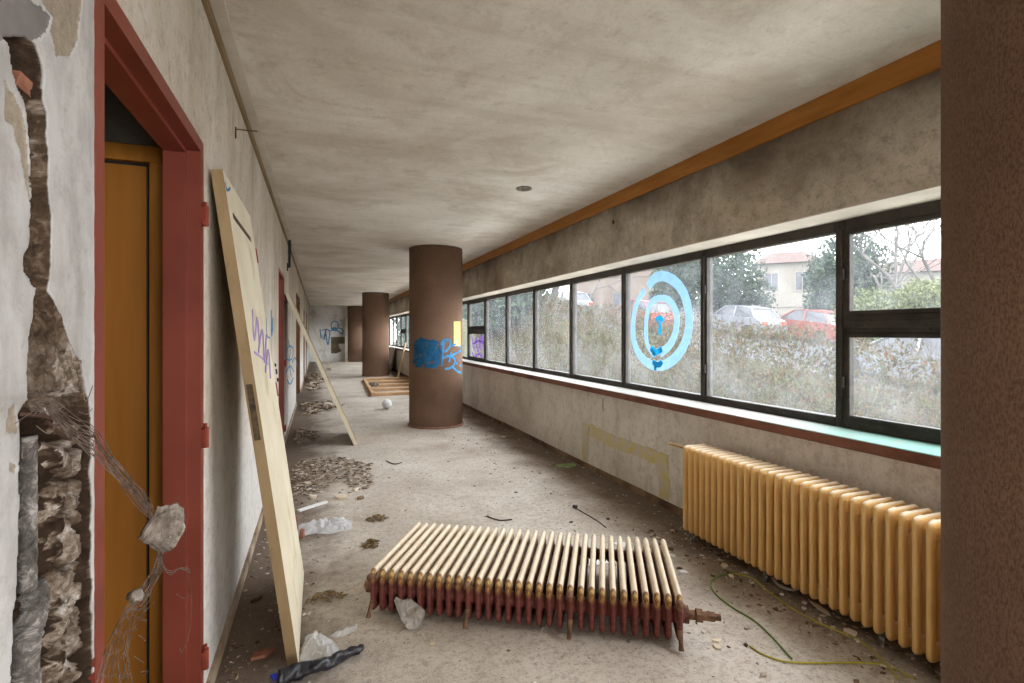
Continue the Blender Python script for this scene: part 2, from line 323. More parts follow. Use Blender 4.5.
    for nm, cc in (('silver', (168, 174, 184)), ('carred', (196, 50, 52)), ('carwhite', (160, 164, 172)), ('carblue', (116, 132, 160)), ('carorange', (190, 74, 60))):
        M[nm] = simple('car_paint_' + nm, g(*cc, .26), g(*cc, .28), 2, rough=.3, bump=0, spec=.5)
    M['tyre'] = simple('tyre_rubber', rgb(30, 30, 30), rgb(44, 44, 44), 9)
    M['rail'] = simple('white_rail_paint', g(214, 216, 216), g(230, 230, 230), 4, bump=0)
# ------------------------------------------------------------------ mesh builder
class MB:
    def __init__(s): s.v = []; s.f = []; s.mi = []
    def quad(s, a, b, c, d, mi=0):
        i = len(s.v); s.v += [tuple(a), tuple(b), tuple(c), tuple(d)]; s.f.append((i, i + 1, i + 2, i + 3)); s.mi.append(mi); return s
    def box(s, x0, x1, y0, y1, z0, z1, mi=0, mis=None):
        i = len(s.v)
        s.v += [(x0, y0, z0), (x1, y0, z0), (x1, y1, z0), (x0, y1, z0), (x0, y0, z1), (x1, y0, z1), (x1, y1, z1), (x0, y1, z1)]
        for k, q in enumerate(((0, 3, 2, 1), (4, 5, 6, 7), (0, 1, 5, 4), (1, 2, 6, 5), (2, 3, 7, 6), (3, 0, 4, 7))):
            s.f.append(tuple(i + j for j in q)); s.mi.append(mis[k] if mis else mi)
        return s
    def bbox(s, x0, x1, y0, y1, z0, z1, b=.003, mi=0):
        """box with chamfered edges"""
        i = len(s.v)
        def P(x, y, z): s.v.append((x, y, z)); return len(s.v) - 1
        X, Y, Z = (x0, x1), (y0, y1), (z0, z1); ids = {}
        for a in (0, 1):
            for c in (0, 1):
                for d in (0, 1):
                    sx, sy, sz = (1 if a == 0 else -1) * b, (1 if c == 0 else -1) * b, (1 if d == 0 else -1) * b
                    ids[a, c, d] = (P(X[a], Y[c] + sy, Z[d] + sz), P(X[a] + sx, Y[c], Z[d] + sz), P(X[a] + sx, Y[c] + sy, Z[d]))
        def F4(l): s.f.append(tuple(l)); s.mi.append(mi)
        for a in (0, 1):
            q = [ids[a, c, d][0] for c, d in ((0, 0), (1, 0), (1, 1), (0, 1))]; F4(q if a else q[::-1])
            q = [ids[c, a, d][1] for c, d in ((0, 0), (1, 0), (1, 1), (0, 1))]; F4(q[::-1] if a else q)
            q = [ids[c, d, a][2] for c, d in ((0, 0), (1, 0), (1, 1), (0, 1))]; F4(q if a else q[::-1])
        for c in (0, 1):
            for d in (0, 1):
                F4([ids[0, c, d][1], ids[1, c, d][1], ids[1, c, d][2], ids[0, c, d][2]])
                F4([ids[c, 0, d][0], ids[c, 1, d][0], ids[c, 1, d][2], ids[c, 0, d][2]])
                F4([ids[c, d, 0][0], ids[c, d, 1][0], ids[c, d, 1][1], ids[c, d, 0][1]])
        for q in ids.values(): s.f.append(q); s.mi.append(mi)
        return s
    def obox(s, o, ax, ay, az, mi=0):
        """oriented box from a corner and three edge vectors"""
        o, ax, ay, az = map(Vector, (o, ax, ay, az)); i = len(s.v)
        for q in (o, o + ax, o + ax + ay, o + ay): s.v.append(tuple(q))
        for q in (o, o + ax, o + ax + ay, o + ay): s.v.append(tuple(q + az))
        for q in ((0, 3, 2, 1), (4, 5, 6, 7), (0, 1, 5, 4), (1, 2, 6, 5), (2, 3, 7, 6), (3, 0, 4, 7)):
            s.f.append(tuple(i + j for j in q)); s.mi.append(mi)
        return s
    def tube(s, pts, r, n=8, cap=True, squash=None, mi=0, closed=False):
        """tube along a polyline; r a number or list; squash=(axis vector, factor)"""
        pts = [Vector(p) for p in pts]; m = len(pts)
        rr = r if isinstance(r, (list, tuple)) else [r] * m
        up = None; i0 = len(s.v)
        for k, p in enumerate(pts):
            if closed: t = pts[(k + 1) % m] - pts[k - 1]
            else: t = pts[min(k + 1, m - 1)] - pts[max(k - 1, 0)]
            if t.length < 1e-9: t = Vector((0, 0, 1))
            t.normalize()
            if up is None:
                up = Vector((0, 0, 1)) if abs(t.z) < .9 else Vector((1, 0, 0))
            a = t.cross(up)
            if a.length < 1e-6: a = t.orthogonal()
            a.normalize(); b = a.cross(t).normalized(); up = b
            for j in range(n):
                an = 2 * PI * j / n; o = (a * math.cos(an) + b * math.sin(an)) * rr[k]
                if squash: o -= squash[0] * (o.dot(squash[0])) * (1 - squash[1])
                s.v.append(tuple(p + o))
        for k in range(m if closed else m - 1):
            k2 = (k + 1) % m
            for j in range(n):
                s.f.append((i0 + k * n + j, i0 + k * n + (j + 1) % n, i0 + k2 * n + (j + 1) % n, i0 + k2 * n + j)); s.mi.append(mi)
        if cap and not closed:
            s.f.append(tuple(i0 + j for j in range(n))[::-1]); s.f.append(tuple(i0 + (m - 1) * n + j for j in range(n))); s.mi += [mi, mi]
        return s
    def cyl(s, a, b, r, n=16, mi=0, r2=None):
        return s.tube([a, b], [r, r if r2 is None else r2], n, mi=mi)
    def ball(s, c, r, n=10, scale=(1, 1, 1), rough=0., seed=0, freq=3., flat=None, mi=0):
        """lumpy ball"""
        c = Vector(c); i0 = len(s.v); m = n * 2
        for a in range(n + 1):
            th = PI * a / n
            for b in range(m):
                ph = 2 * PI * b / m
                d = Vector((math.sin(th) * math.cos(ph), math.sin(th) * math.sin(ph), math.cos(th)))
                k = 1 + rough * noise.fractal(d * freq + Vector((seed * 7.3, seed * 3.1, seed)), .8, 2., 4) if rough else 1
                p = Vector((d.x * scale[0], d.y * scale[1], d.z * scale[2])) * r * k + c
                if flat is not None and p.z < flat: p.z = flat
                s.v.append(tuple(p))
        for a in range(n):
            for b in range(m):
                s.f.append((i0 + a * m + b, i0 + (a + 1) * m + b, i0 + (a + 1) * m + (b + 1) % m, i0 + a * m + (b + 1) % m)); s.mi.append(mi)
        return s
    def prism(s, poly, ext, mi=0):
        """closed planar polygon (3-D points) extruded by ext"""
        poly = [Vector(p) for p in poly]; ext = Vector(ext); i = len(s.v); n = len(poly)
        s.v += [tuple(p) for p in poly] + [tuple(p + ext) for p in poly]
        s.f.append(tuple(range(i, i + n))); s.f.append(tuple(range(i + n, i + 2 * n))[::-1]); s.mi += [mi, mi]
        for k in range(n):
            s.f.append((i + k, i + n + k, i + n + (k + 1) % n, i + (k + 1) % n)); s.mi.append(mi)
        return s
    def build(s, name, mats, parent=None, smooth=False, world=True, fix=True):
        """link as one mesh object; vertices are world coordinates unless world=False"""
        me = bpy.data.meshes.new(name)
        vs = s.v
        if parent is not None and world:
            inv = parent.matrix_basis.inverted()
            vs = [tuple(inv @ Vector(v)) for v in vs]
        me.from_pydata(vs, [], s.f); me.validate()
        if not isinstance(mats, (list, tuple)): mats = [mats]
        for m in mats: me.materials.append(m)
        if len(s.mi) == len(me.polygons): me.polygons.foreach_set('material_index', s.mi)
        if fix:
            import bmesh
            bm = bmesh.new(); bm.from_mesh(me); bmesh.ops.recalc_face_normals(bm, faces=bm.faces); bm.to_mesh(me); bm.free()
        if smooth: me.polygons.foreach_set('use_smooth', [True] * len(me.polygons))
        me.update()
        o = bpy.data.objects.new(name, me); C.objects.link(o)
        if parent is not None: o.parent = parent
        return o
def tag(o, label, cat, group=None, kind=None):
    o['label'] = label; o['category'] = cat
    if group: o['group'] = group
    if kind: o['kind'] = kind
    return o
def thing(name, label, cat, loc=(0, 0, 0), group=None, mat=None):
    o = bpy.data.objects.new(name, None); C.objects.link(o); o.empty_display_size = .1
    if mat is not None: o.matrix_basis = mat
    else: o.location = loc; 
    o.matrix_basis = mat if mat is not None else Matrix.Translation(Vector(loc))
    return tag(o, label, cat, group)
def struct(o, label=None, cat=None):
    o['kind'] = 'structure'
    if label: o['label'] = label
    if cat: o['category'] = cat
    return o
def anchor(name, loc):
    o = bpy.data.objects.new(name, None); C.objects.link(o); o.empty_display_size = .1
    o.matrix_basis = Matrix.Translation(Vector(loc)); return o
def dup(o, parent=None):
    c = o.copy(); C.objects.link(c)
    if parent is not None: c.parent = parent
    for ch in o.children: dup(ch, c)
    return c
build_materials()
# ================================================================== THE SHELL
Y0, Y1 = -5., 25.
XB = -3.0        # back of the side rooms
struct(MB().box(XB - .1, 2.78, Y0, Y1 + .1, -.12, 0).build('floor', M['floor']), 'dusty grey concrete corridor floor', 'floor')
struct(MB().box(XB - .1, 2.85, Y0, Y1 + .1, CEIL, CEIL + .15).build('ceiling', M['ceiling']), 'stained limewashed corridor ceiling', 'ceiling')
# left wall with its door openings: (y0, y1, head)
TH = .105; HEAD = 1.974
DOORS = [(1.188, 2.053, HEAD), (5.80, 6.66, HEAD), (10.2, 12.2, 2.05), (15.2, 16.1, HEAD), (18.4, 19.3, HEAD)]
PY0, PY1, PZ0, PZ1 = .55, 1.150, .55, 2.16      # the patch that is broken open
b = MB()
b.box(XL - TH, XL, Y0, PY0, 0, CEIL)
b.box(XL - TH, XL, PY0, PY1, 0, PZ0); b.box(XL - TH, XL, PY0, PY1, PZ1, CEIL); b.box(XL - TH - .03, XL - TH + .004, PY0, PY1, PZ0, PZ1)
y = PY1
for (a, c, hd) in DOORS:
    b.box(XL - TH, XL, y, a, 0, CEIL); b.box(XL - TH, XL, a, c, hd, CEIL); y = c
b.box(XL - TH, XL, y, Y1, 0, CEIL)
wl = struct(b.build('wall_left', M['left']), 'long plastered wall with door openings on the left', 'wall')
# far wall with a niche
nz0, nz1 = onY(331, 353.5, Y1).z, onY(331, 337, Y1).z
nx0, nx1 = onY(331, 345, Y1).x, onY(345, 345, Y1).x
b = MB(); b.box(XB, nx0, Y1, Y1 + .1, 0, CEIL); b.box(nx1, 2.8, Y1, Y1 + .1, 0, CEIL); b.box(nx0, nx1, Y1, Y1 + .1, 0, nz0); b.box(nx0, nx1, Y1, Y1 + .1, nz1, CEIL)
wf = struct(b.build('wall_far', M['far']), 'pale end wall with blue graffiti and a small niche', 'wall')
b = MB(); b.box(nx0 - .02, nx1 + .02, Y1 + .1, Y1 + .13, nz0 - .02, nz1 + .02); b.build('niche_back', M['olive'], wf)
b = MB(); cpl = [(nx1, Y1 + .06, nz0)] + [(nx1 - .32 * math.cos(a * PI / 16) * .95, Y1 + .06, nz0 + .02 + .30 * (1 - math.sin(a * PI / 16)) ) for a in range(9)] + [(nx1, Y1 + .06, nz0 + .42)]
b.prism([(nx1 - .38, Y1 + .06, nz0), (nx1, Y1 + .06, nz0), (nx1, Y1 + .06, nz0 + .45), (nx1 - .28, Y1 + .06, nz0 + .45), (nx1 - .24, Y1 + .06, nz0 + .25), (nx1 - .14, Y1 + .06, nz0 + .1)], (0, .03, 0)); b.build('niche_infill', M['whiteplastic'], wf)
struct(MB().box(XL, 1.15, Y0 - .12, Y0, 0, CEIL).build('wall_back_baffle', M['left']), 'unseen plain wall added to trim light from the open corridor end', 'wall')  # added out of view to cut the frontal fill from behind
# right parapet and lintel wall
struct(MB().box(XR, 2.78, Y0, Y1, 0, .762).build('wall_right', M['parapet']), 'scuffed pale parapet wall under the ribbon window', 'wall')
b = MB(); b.box(XU, 2.80, Y0, Y1, 1.962, CEIL)
b.box(XU, 2.80, 24.45, Y1, .82, 1.962)
wu = struct(b.build('wall_right_upper', M['upper']), 'dark stained plaster wall above the ribbon window', 'wall')
b = MB(); b.box(XU + .002, 2.70, Y0, 24.4, 1.956, 1.962); b.build('window_head', M['strip'], wu)
# hole drilled in the upper wall
hp = onX(613.5, 222, XU); MB().cyl((XU - .002, hp.y, hp.z), (XU + .002, hp.y, hp.z), .018, 14).build('drilled_hole', M['black'], wu)
struct(MB().box(XU - .02, XU, Y0, 24.9, 2.447, CEIL - .001).build('trim_1', M['beam']), 'orange varnished timber board along the ceiling edge', 'trim')
b = MB(); b.bbox(XU, XG + .04, Y0, 24.4, .764, .82, .004)
o = struct(b.build('trim_2', [M['sillfront'], M['silltop']]), 'red-brown window sill with worn teal top', 'window sill')
for p in o.data.polygons:
    if p.normal.z > .5: p.material_index = 1
b = MB(); b.box(XL, XL + .014, Y0, Y1, 2.505, CEIL - .001)
struct(b.build('trim_3', M['cornice']), 'brown wooden cornice strip at the top of the left wall', 'trim')
struct(MB().box(XL + .014, XL + .062, Y0, Y1, CEIL - .012, CEIL - .0005).build('trim_4', M['strip']), 'pale strip on the ceiling beside the left cornice', 'trim')
b = MB(); y = Y0
for (a, c, hd) in DOORS:
    b.box(XL, XL + .014, y, a - .045, 0, .06); y = c + .045
b.box(XL, XL + .014, y, Y1, 0, .06)
struct(b.build('baseboard_left', M['base']), 'low dusty baseboard along the left wall', 'baseboard')
b = MB(); y = Y0
for k in range(20):
    b.box(XR - .016, XR, y, y + 1.485, 0, .05 + R(-.004, .006)); y += 1.5
struct(b.build('baseboard_right', M['base_r']), 'brown wooden baseboard under the window parapet', 'baseboard')
# side rooms behind the left wall
b = MB(); b.box(XB - .1, XB, Y0, Y1, 0, CEIL)
for yy in (-5.1, 2.27, 8.2, 14., 17.2, 25.): b.box(XB, XL - TH - .001, yy, yy + .1, 0, CEIL)
struct(b.build('wall_rooms', M['room']), 'bare grey walls of the side rooms', 'wall')
# ---- the broken patch of the left wall (fine relief)
TAB = [(-60, -25, 22), (20, -5, 24), (40, 8, 30), (46, 10, 38), (62, 11, 42), (84, 14, 45), (98, 22, 43), (112, 27, 47), (140, 29, 48), (180, 31, 49), (220, 31, 52), (248, 29, 51),
       (256, 24, 51), (272, 24, 51), (278, 30, 50), (290, 36, 47), (300, 34, 54), (320, 31, 63), (340, 29, 69), (356, 27, 76), (364, 27, 83), (400, 28, 90), (412, 19, 91), (440, 20, 92), (500, 20, 92), (560, 18, 92), (600, 15, 93), (683, 11, 94), (800, 0, 96)]
def inpoly(u, v, poly):
    c = False; j = len(poly) - 1
    for i in range(len(poly)):
        if (poly[i][1] > v) != (poly[j][1] > v) and u < (poly[j][0] - poly[i][0]) * (v - poly[i][1]) / (poly[j][1] - poly[i][1]) + poly[i][0]: c = not c
        j = i
    return c
SMOOTH = [(-60, -80), (20, -80), (33, 0), (52, 17), (47, 33), (30, 44), (14, 40), (-60, 32)]
CEMENT = [[(36, -80), (88, -80), (82, 2), (79, 40), (70, 57), (56, 56), (54, 44), (50, 30), (54, 18), (40, 0)], [(5, 80), (14, 95), (24, 112), (28, 150), (31, 190), (30, 205), (22, 160), (14, 128), (6, 118)], [(8, 408), (16, 405), (18, 432), (8, 434)], [(10, 462), (18, 465), (16, 474), (10, 470)]]
NY, NZ = 190, 520
vv = []; ex = []; pt = []; ce = []; to = []
for j in range(NZ + 1):
    z = PZ0 + (PZ1 - PZ0) * j / NZ
    for i in range(NY + 1):
        y = PY0 + (PY1 - PY0) * i / NY
        u, v = proj((XL, y, z)); q = Vector((y * 40, z * 40, 0))
        w = noise.fractal(q * .8, .9, 2., 4)
        uu = u + 1.6 * w; v2 = v + 2.5 * noise.fractal(q * .8 + Vector((9, 4, 2)), .9, 2., 3)
        l, r = lerp_table(TAB, v2)
        e = min(uu - l, r - uu); ed = 0 if v < 38 else max(0., min(1., e / (3.2 if v < 330 else 2.2)))
        d = 0.; tn = .5
        sm = inpoly(uu * .6 + u * .4, v2, SMOOTH); cm = any(inpoly(uu, v2, P) for P in CEMENT)
        if sm: d += .0035
        if cm: d += .003
        d += .0008 * noise.fractal(q * .5, .9, 2., 4)
        if ed > 0:
            f3 = noise.fractal(q * 1.1 + Vector((3, 1, 8)), .75, 2.1, 5); f4 = noise.fractal(q * 3.5 + Vector((1, 7, 2)), .8, 2.1, 4)
            base = .016 + .009 * f3 + .004 * f4
            if v > 300:
                t = (uu - l) / max(1, r - l)
                row = z / .06 + 1.1 * noise.noise(Vector((y * 14, z * 9, 2))); fr = row - math.floor(row); jn = min(fr, 1 - fr)
                lump = .006 + .024 * max(0, 1 - jn / .2) + .012 * noise.noise(Vector((math.floor(row) * 3.7, y * 30, 0))) + .012 * f3 + .006 * f4
                if v > 425:
                    base = .075 + (lump - .075) * max(0, min(1, (t - .36) / .26))
                elif v > 392: base = .030 + .016 * f3 + .006 * f4
                else: base = .004 + .010 * f3 + .005 * f4
                if v > 352 and 82 < uu < 88 and v < 440: base = .045
                if v > 440 and t > .88: base = .030 + .008 * f3
            elif v < 90: base = .034 + .014 * f3
            d += ed * max(.002, base)
            if v > 395: tn = (0. if t + .10 * f3 < .60 else (.1 if t > .9 else .95 + .4 * f3 - .95 * max(0, 1 - jn / .12))) * min(1, (v - 395) / 25) + .6 * max(0, 1 - (v - 395) / 25)  # low tone puts the shade of void and slot into the colour
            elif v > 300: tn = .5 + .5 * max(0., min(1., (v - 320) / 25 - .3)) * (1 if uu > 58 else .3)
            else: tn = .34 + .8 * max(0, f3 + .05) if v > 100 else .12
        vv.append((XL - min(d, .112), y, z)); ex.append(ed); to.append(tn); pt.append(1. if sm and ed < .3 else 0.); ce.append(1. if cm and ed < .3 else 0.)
ff = []
for j in range(NZ):
    for i in range(NY):
        a = j * (NY + 1) + i; ff.append((a, a + 1, a + NY + 2, a + NY + 1))
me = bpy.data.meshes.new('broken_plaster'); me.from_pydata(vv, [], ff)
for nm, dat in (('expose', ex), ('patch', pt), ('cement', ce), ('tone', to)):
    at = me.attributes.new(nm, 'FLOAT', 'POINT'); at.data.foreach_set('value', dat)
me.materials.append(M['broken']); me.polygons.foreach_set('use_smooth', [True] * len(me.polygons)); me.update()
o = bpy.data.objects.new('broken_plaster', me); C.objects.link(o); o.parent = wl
o['label'] = 'white plaster broken open down to rubble'
# brick corner showing in the top of the break
p0 = onX(16, 84, XL - .012); p1 = onX(38, 104, XL - .012)
b = MB(); b.obox(p0, (0, p1.y - p0.y, p1.z - p0.z), (0, .012, .024), (-.04, 0, 0)); b.build('brick', M['brick'], wl)
# ---- steel door frames
def door_frame(n, y0, y1, head, label, red=True, hinges=True):
    root = struct(anchor('door_%d' % n, (XL, (y0 + y1) / 2, 0)), label, 'door frame')
    b = MB(); fw = .04; e = .0015; d1, d2, st = .041, .106, .016
    m = M['red'] if red else M['brownframe']
    # outer face
    b.box(XL - d1 - .002, XL + e, y0 - fw, y0 + .003, 0, head + fw); b.box(XL - d1 - .002, XL + e, y1 - .003, y1 + fw, 0, head + fw); b.box(XL - d1 - .002, XL + e, y0 + .003, y1 - .003, head - .003, head + fw)
    # inner rebate stands forward of the first by st
    b.box(XL - TH - .004, XL - d1, y0 - .003, y0 + st, 0, head + .003); b.box(XL - TH - .004, XL - d1, y1 - st, y1 + .003, 0, head + .003); b.box(XL - TH - .004, XL - d1, y0 + st, y1 - st, head - st, head + .003)
    b.build('frame', m, root)
    if hinges:
        for z in (1.75, .97, .19):
            h = MB(); h.cyl((XL + .012, y1 + .012, z - .035), (XL + .012, y1 + .012, z + .035), .011, 12); h.cyl((XL + .012, y1 + .012, z + .036), (XL + .012, y1 + .012, z + .05), .006, 10)
            h.box(XL + .002, XL + .010, y1 - .004, y1 + .014, z - .03, z + .03); h.build('hinge', M['hinge'], root)
    return root
door_frame(1, *DOORS[0], 'nearest red steel door frame with three hinge pins')
door_frame(2, *DOORS[1], 'second red steel door frame along the left wall')
door_frame(3, *DOORS[2], 'wide brown door frame further along the left wall', False, False)
door_frame(4, *DOORS[3], 'fourth door frame down the left wall', True, False)
door_frame(5, *DOORS[4], 'last door frame down the left wall', False, False)
# varnished wooden door seen through the first frame (on the cross wall of the lobby)
root = struct(anchor('door_6', (-1.0, 2.27, 0)), 'orange veneered wooden door inside the first doorway', 'door')
cy = 2.27; xR = onY(164, 300, cy - .035).x; xr2 = onY(149, 300, cy - .035).x; zt = 1.34 + .69
b = MB(); b.bbox(xr2, xR, cy - .035, cy, 0, zt - .06, .003); b.bbox(xR - 1.02, xR - .95, cy - .035, cy, 0, zt - .06, .003); b.bbox(xR - 1.02, xR, cy - .035, cy, zt - .06, zt, .003)
b.build('casing', M['casing'], root)
b = MB(); b.box(xR - .94, xr2 - .012, cy - .02, cy - .002, .01, zt - .075); b.build('door_panel', M['veneer'], root)
b = MB(); b.box(xr2 - .011, xr2 - .001, cy - .012, cy - .001, .01, zt - .065); b.box(xR - .94, xr2 - .001, cy - .012, cy - .001, zt - .073, zt - .062); b.build('gap', M['black'], root)
# ================================================================== WINDOWS
W = 1.069; Yw = 1.985
def window(n, ya, yb, transom, label):
    root = struct(anchor('window_%d' % n, (XG, (ya + yb) / 2, .82)), label, 'window')
    xa, xb = 2.69, 2.75; zb, zt = .82, 1.958; hw = .032
    b = MB(); b.bbox(xa, xb, ya, ya + hw, zb, zt, .004); b.bbox(xa, xb, yb - hw, yb, zb, zt, .004)
    b.bbox(xa, xb, ya + hw, yb - hw, zb, zb + .05, .004); b.bbox(xa, xb, ya + hw, yb - hw, zt - .065, zt, .004)
    b.bbox(xa - .012, xa + .01, ya - .012, ya + .022, zb + .03, zt - .05, .003)
    if transom:
        tz = 1.335; b.bbox(xa, xb, ya + hw, yb - hw, tz, tz + .10, .004); b.bbox(xa - .015, xa, ya + hw, yb - hw, tz + .03, tz + .07, .004)
        for s in (0, 1):
            z0, z1 = ((zb + .05, tz), (tz + .10, zt - .065))[s]; q = .022
            b.bbox(xa - .006, xa + .03, ya + hw, ya + hw + q, z0, z1, .003); b.bbox(xa - .006, xa + .03, yb - hw - q, yb - hw, z0, z1, .003)
            b.bbox(xa - .006, xa + .03, ya + hw + q, yb - hw - q, z0, z0 + q, .003); b.bbox(xa - .006, xa + .03, ya + hw + q, yb - hw - q, z1 - q, z1, .003)
    b.build('window_frame', M['wframe'], root)
    spans = [(zb + .05, zt - .065)] if not transom else [(zb + .05, 1.335), (1.435, zt - .065)]
    for z0, z1 in spans:
        MB().box(XG - .002, XG + .002, ya + hw - .004, yb - hw + .004, z0 - .004, z1 + .004).build('pane', M['glass'], root)
    if transom or n % 2 == 0:
        for z in (zb + .25, zt - .3): MB().cyl((xa - .010, yb - .02, z - .03), (xa - .010, yb - .02, z + .03), .009, 10).build('hinge', M['wframe'], root)
    return root
WIN = []
for k in range(22):
    ya = Yw + W * (k - 1); t = k in (0, 7, 15)
    WIN.append(window(k + 1, ya, ya + W, t, 'grimy dark-framed ribbon window light number %d from the near end' % (k + 1) if False else
        ['split ribbon window light beside the near column', 'large clear ribbon window light left of the split near light', 'ribbon window light with blue spray-painted rings', 'ribbon window light left of the one with blue rings'][k] if k < 4 else 'dark-framed light of the ribbon window'))
# rings sprayed on the third light
xg = XG - .004
STROKE = [0]
def ring(path, wid, name, mat, parent, nrm=Vector((-1, 0, 0)), th=.0012):
    STROKE[0] = (STROKE[0] + 1) % 9; th = th + .00045 * STROKE[0]
    """a flat brush stroke of a given width along a 3-D path lying in a plane of normal nrm"""
    b = MB(); n = len(path); path = [Vector(p) for p in path]; L = []; Rr = []
    for i, p in enumerate(path):
        t = (path[min(i + 1, n - 1)] - path[max(i - 1, 0)]).normalized(); s = t.cross(nrm).normalized(); w = (wid(i / (n - 1)) if callable(wid) else wid) / 2
        L.append(p + s * w); Rr.append(p - s * w)
    for q in (0, th):
        for p in L + Rr: b.v.append(tuple(p + nrm * q))
    m = 2 * n
    for i in range(n - 1):
        b.f += [(i, i + 1, n + i + 1, n + i), (m + i, m + n + i, m + n + i + 1, m + i + 1), (i, m + i, m + i + 1, i + 1), (n + i, n + i + 1, m + n + i + 1, m + n + i)]
    b.f += [(0, n, m + n, m), (n - 1, m + n - 1, m + 2 * n - 1, 2 * n - 1)]
    return b.build(name, mat, parent)
def smoothp(pts, per=8):
    pts = [Vector(p) for p in pts]; out = []
    for i in range(len(pts) - 1):
        p0, p1, p2, p3 = pts[max(i - 1, 0)], pts[i], pts[i + 1], pts[min(i + 2, len(pts) - 1)]
        for k in range(per):
            t = k / per
            out.append(.5 * ((2 * p1) + (-p0 + p2) * t + (2 * p0 - 5 * p1 + 4 * p2 - p3) * t * t + (-p0 + 3 * p1 - 3 * p2 + p3) * t ** 3))
    out.append(pts[-1]); return out
gx = lambda u, v: onX(u, v, xg)
outer = [(648, 287), (654, 279), (663, 276), (674, 281), (683, 292), (688, 308), (689, 325), (685, 343), (676, 357), (664, 365), (652, 365), (642, 358), (635, 345), (633, 328), (635, 310), (640, 297), (645, 290)]
inner = [(655, 355), (648, 346), (646, 332), (647, 315), (651, 303), (659, 298.5), (668, 300), (674.5, 308), (677, 320), (675, 334), (669, 346), (660, 353.5)]
ring(smoothp([gx(*p) for p in outer]), lambda t: .088 if t < .55 else .088 - .03 * (t - .55) / .45, 'graffiti', M['glasspaint'], WIN[2])
ring(smoothp([gx(*p) for p in inner]), lambda t: .05 + .025 * t, 'graffiti', M['glasspaint'], WIN[2])
xg = XG - .0065
for pts, w in (([(659.5, 320), (660, 327), (659.5, 335)], .03), ([(656, 319.5), (660, 317.5), (663.5, 321)], .035), ([(651, 348), (656, 352), (662, 349)], .05), ([(653, 353), (656, 356)], .03), ([(653, 362), (659, 365), (662, 361.5)], .045), ([(656, 366), (655, 370)], .03)):
    ring(smoothp([gx(*p) for p in pts], 5), w, 'graffiti', M['glasspaint2'], WIN[2])
# violet tag on the lower pane of the far split light
xg = XG - .004
for pts in ([(472, 336), (474, 350), (476, 338), (478, 352), (480, 337)], [(480, 350), (482, 335), (484, 350), (485, 338)], [(472, 352), (475, 357), (479, 354), (483, 358)], [(473, 344), (479, 341), (484, 343)]):
    ring(smoothp([gx(*p) for p in pts], 5), .035, 'graffiti', M['violetpaint'], WIN[7])
# ================================================================== COLUMNS
def column(x, y, r, label, rim=False):
    root = thing('column', label, 'column', (x, y, 0), 'round brown columns'); root['kind'] = 'thing'
    n = 96; b = MB(); rows = [(0, r + .004), (.06, r), (CEIL, r)]
    b.tube([(x, y, 0.0), (x, y, CEIL - .004)], r, n); b.build('shaft', M['column'], root, smooth=True).data.polygons.foreach_get
    sh = root.children[0].data
    for p in sh.polygons:
        if abs(p.normal.z) > .5: p.use_smooth = False
    if rim:
        b = MB(); pts = [(x + (r + .008) * math.cos(2 * PI * k / n), y + (r + .008) * math.sin(2 * PI * k / n), .014) for k in range(n)]
        b.tube(pts, .013, 8, closed=True); b.build('base_rim', M['rim'], root, smooth=True)
    return root
C1 = (1.605, 7.36, .385)
col0 = column(1.62, .475, .375, 'brown coarse-textured round column closest to the viewer, cut off at right')
col1 = column(*C1, 'round brown column with blue graffiti and a yellow note', True)
col2 = column(1.655, 16.25, .40, 'plain brown round column behind the slatted wooden frame', True)
col3 = column(1.62, 24.62, .375, 'distant round brown column against the end wall')
def oncyl(u, v, c=C1, off=.002):
    r = ray(u, v); x, y, R0 = c; R0 += off
    a = r.x ** 2 + r.y ** 2; bb = -2 * (r.x * x + r.y * y); cc = x * x + y * y - R0 * R0
    D = bb * bb - 4 * a * cc
    if D < 0: D = 0
    t = (-bb - math.sqrt(D)) / (2 * a); p = r * t; p.z += EYE; return p
def cstroke(pts, w, mat, parent, name='graffiti', c=C1):
    b = MB(); STROKE[0] = (STROKE[0] + 1) % 9; P = smoothp([oncyl(u, v, c, .002 + .0005 * STROKE[0]) for u, v in pts], 6); n = len(P)
    for i, p in enumerate(P):
        t = (P[min(i + 1, n - 1)] - P[max(i - 1, 0)]).normalized(); nr = Vector((p.x - c[0], p.y - c[1], 0)).normalized(); s = t.cross(nr).normalized() * w / 2
        b.v += [tuple(p + s), tuple(p - s), tuple(p + s + nr * .001), tuple(p - s + nr * .001)]
    for i in range(n - 1):
        a = i * 4; d = a + 4; b.f += [(a, d, d + 1, a + 1), (a + 2, a + 3, d + 3, d + 2), (a, a + 2, d + 2, d), (a + 1, d + 1, d + 3, a + 3)]
    b.f += [(0, 1, 3, 2), (4 * n - 4, 4 * n - 2, 4 * n - 1, 4 * n - 3)]
    b.build(name, mat, parent)
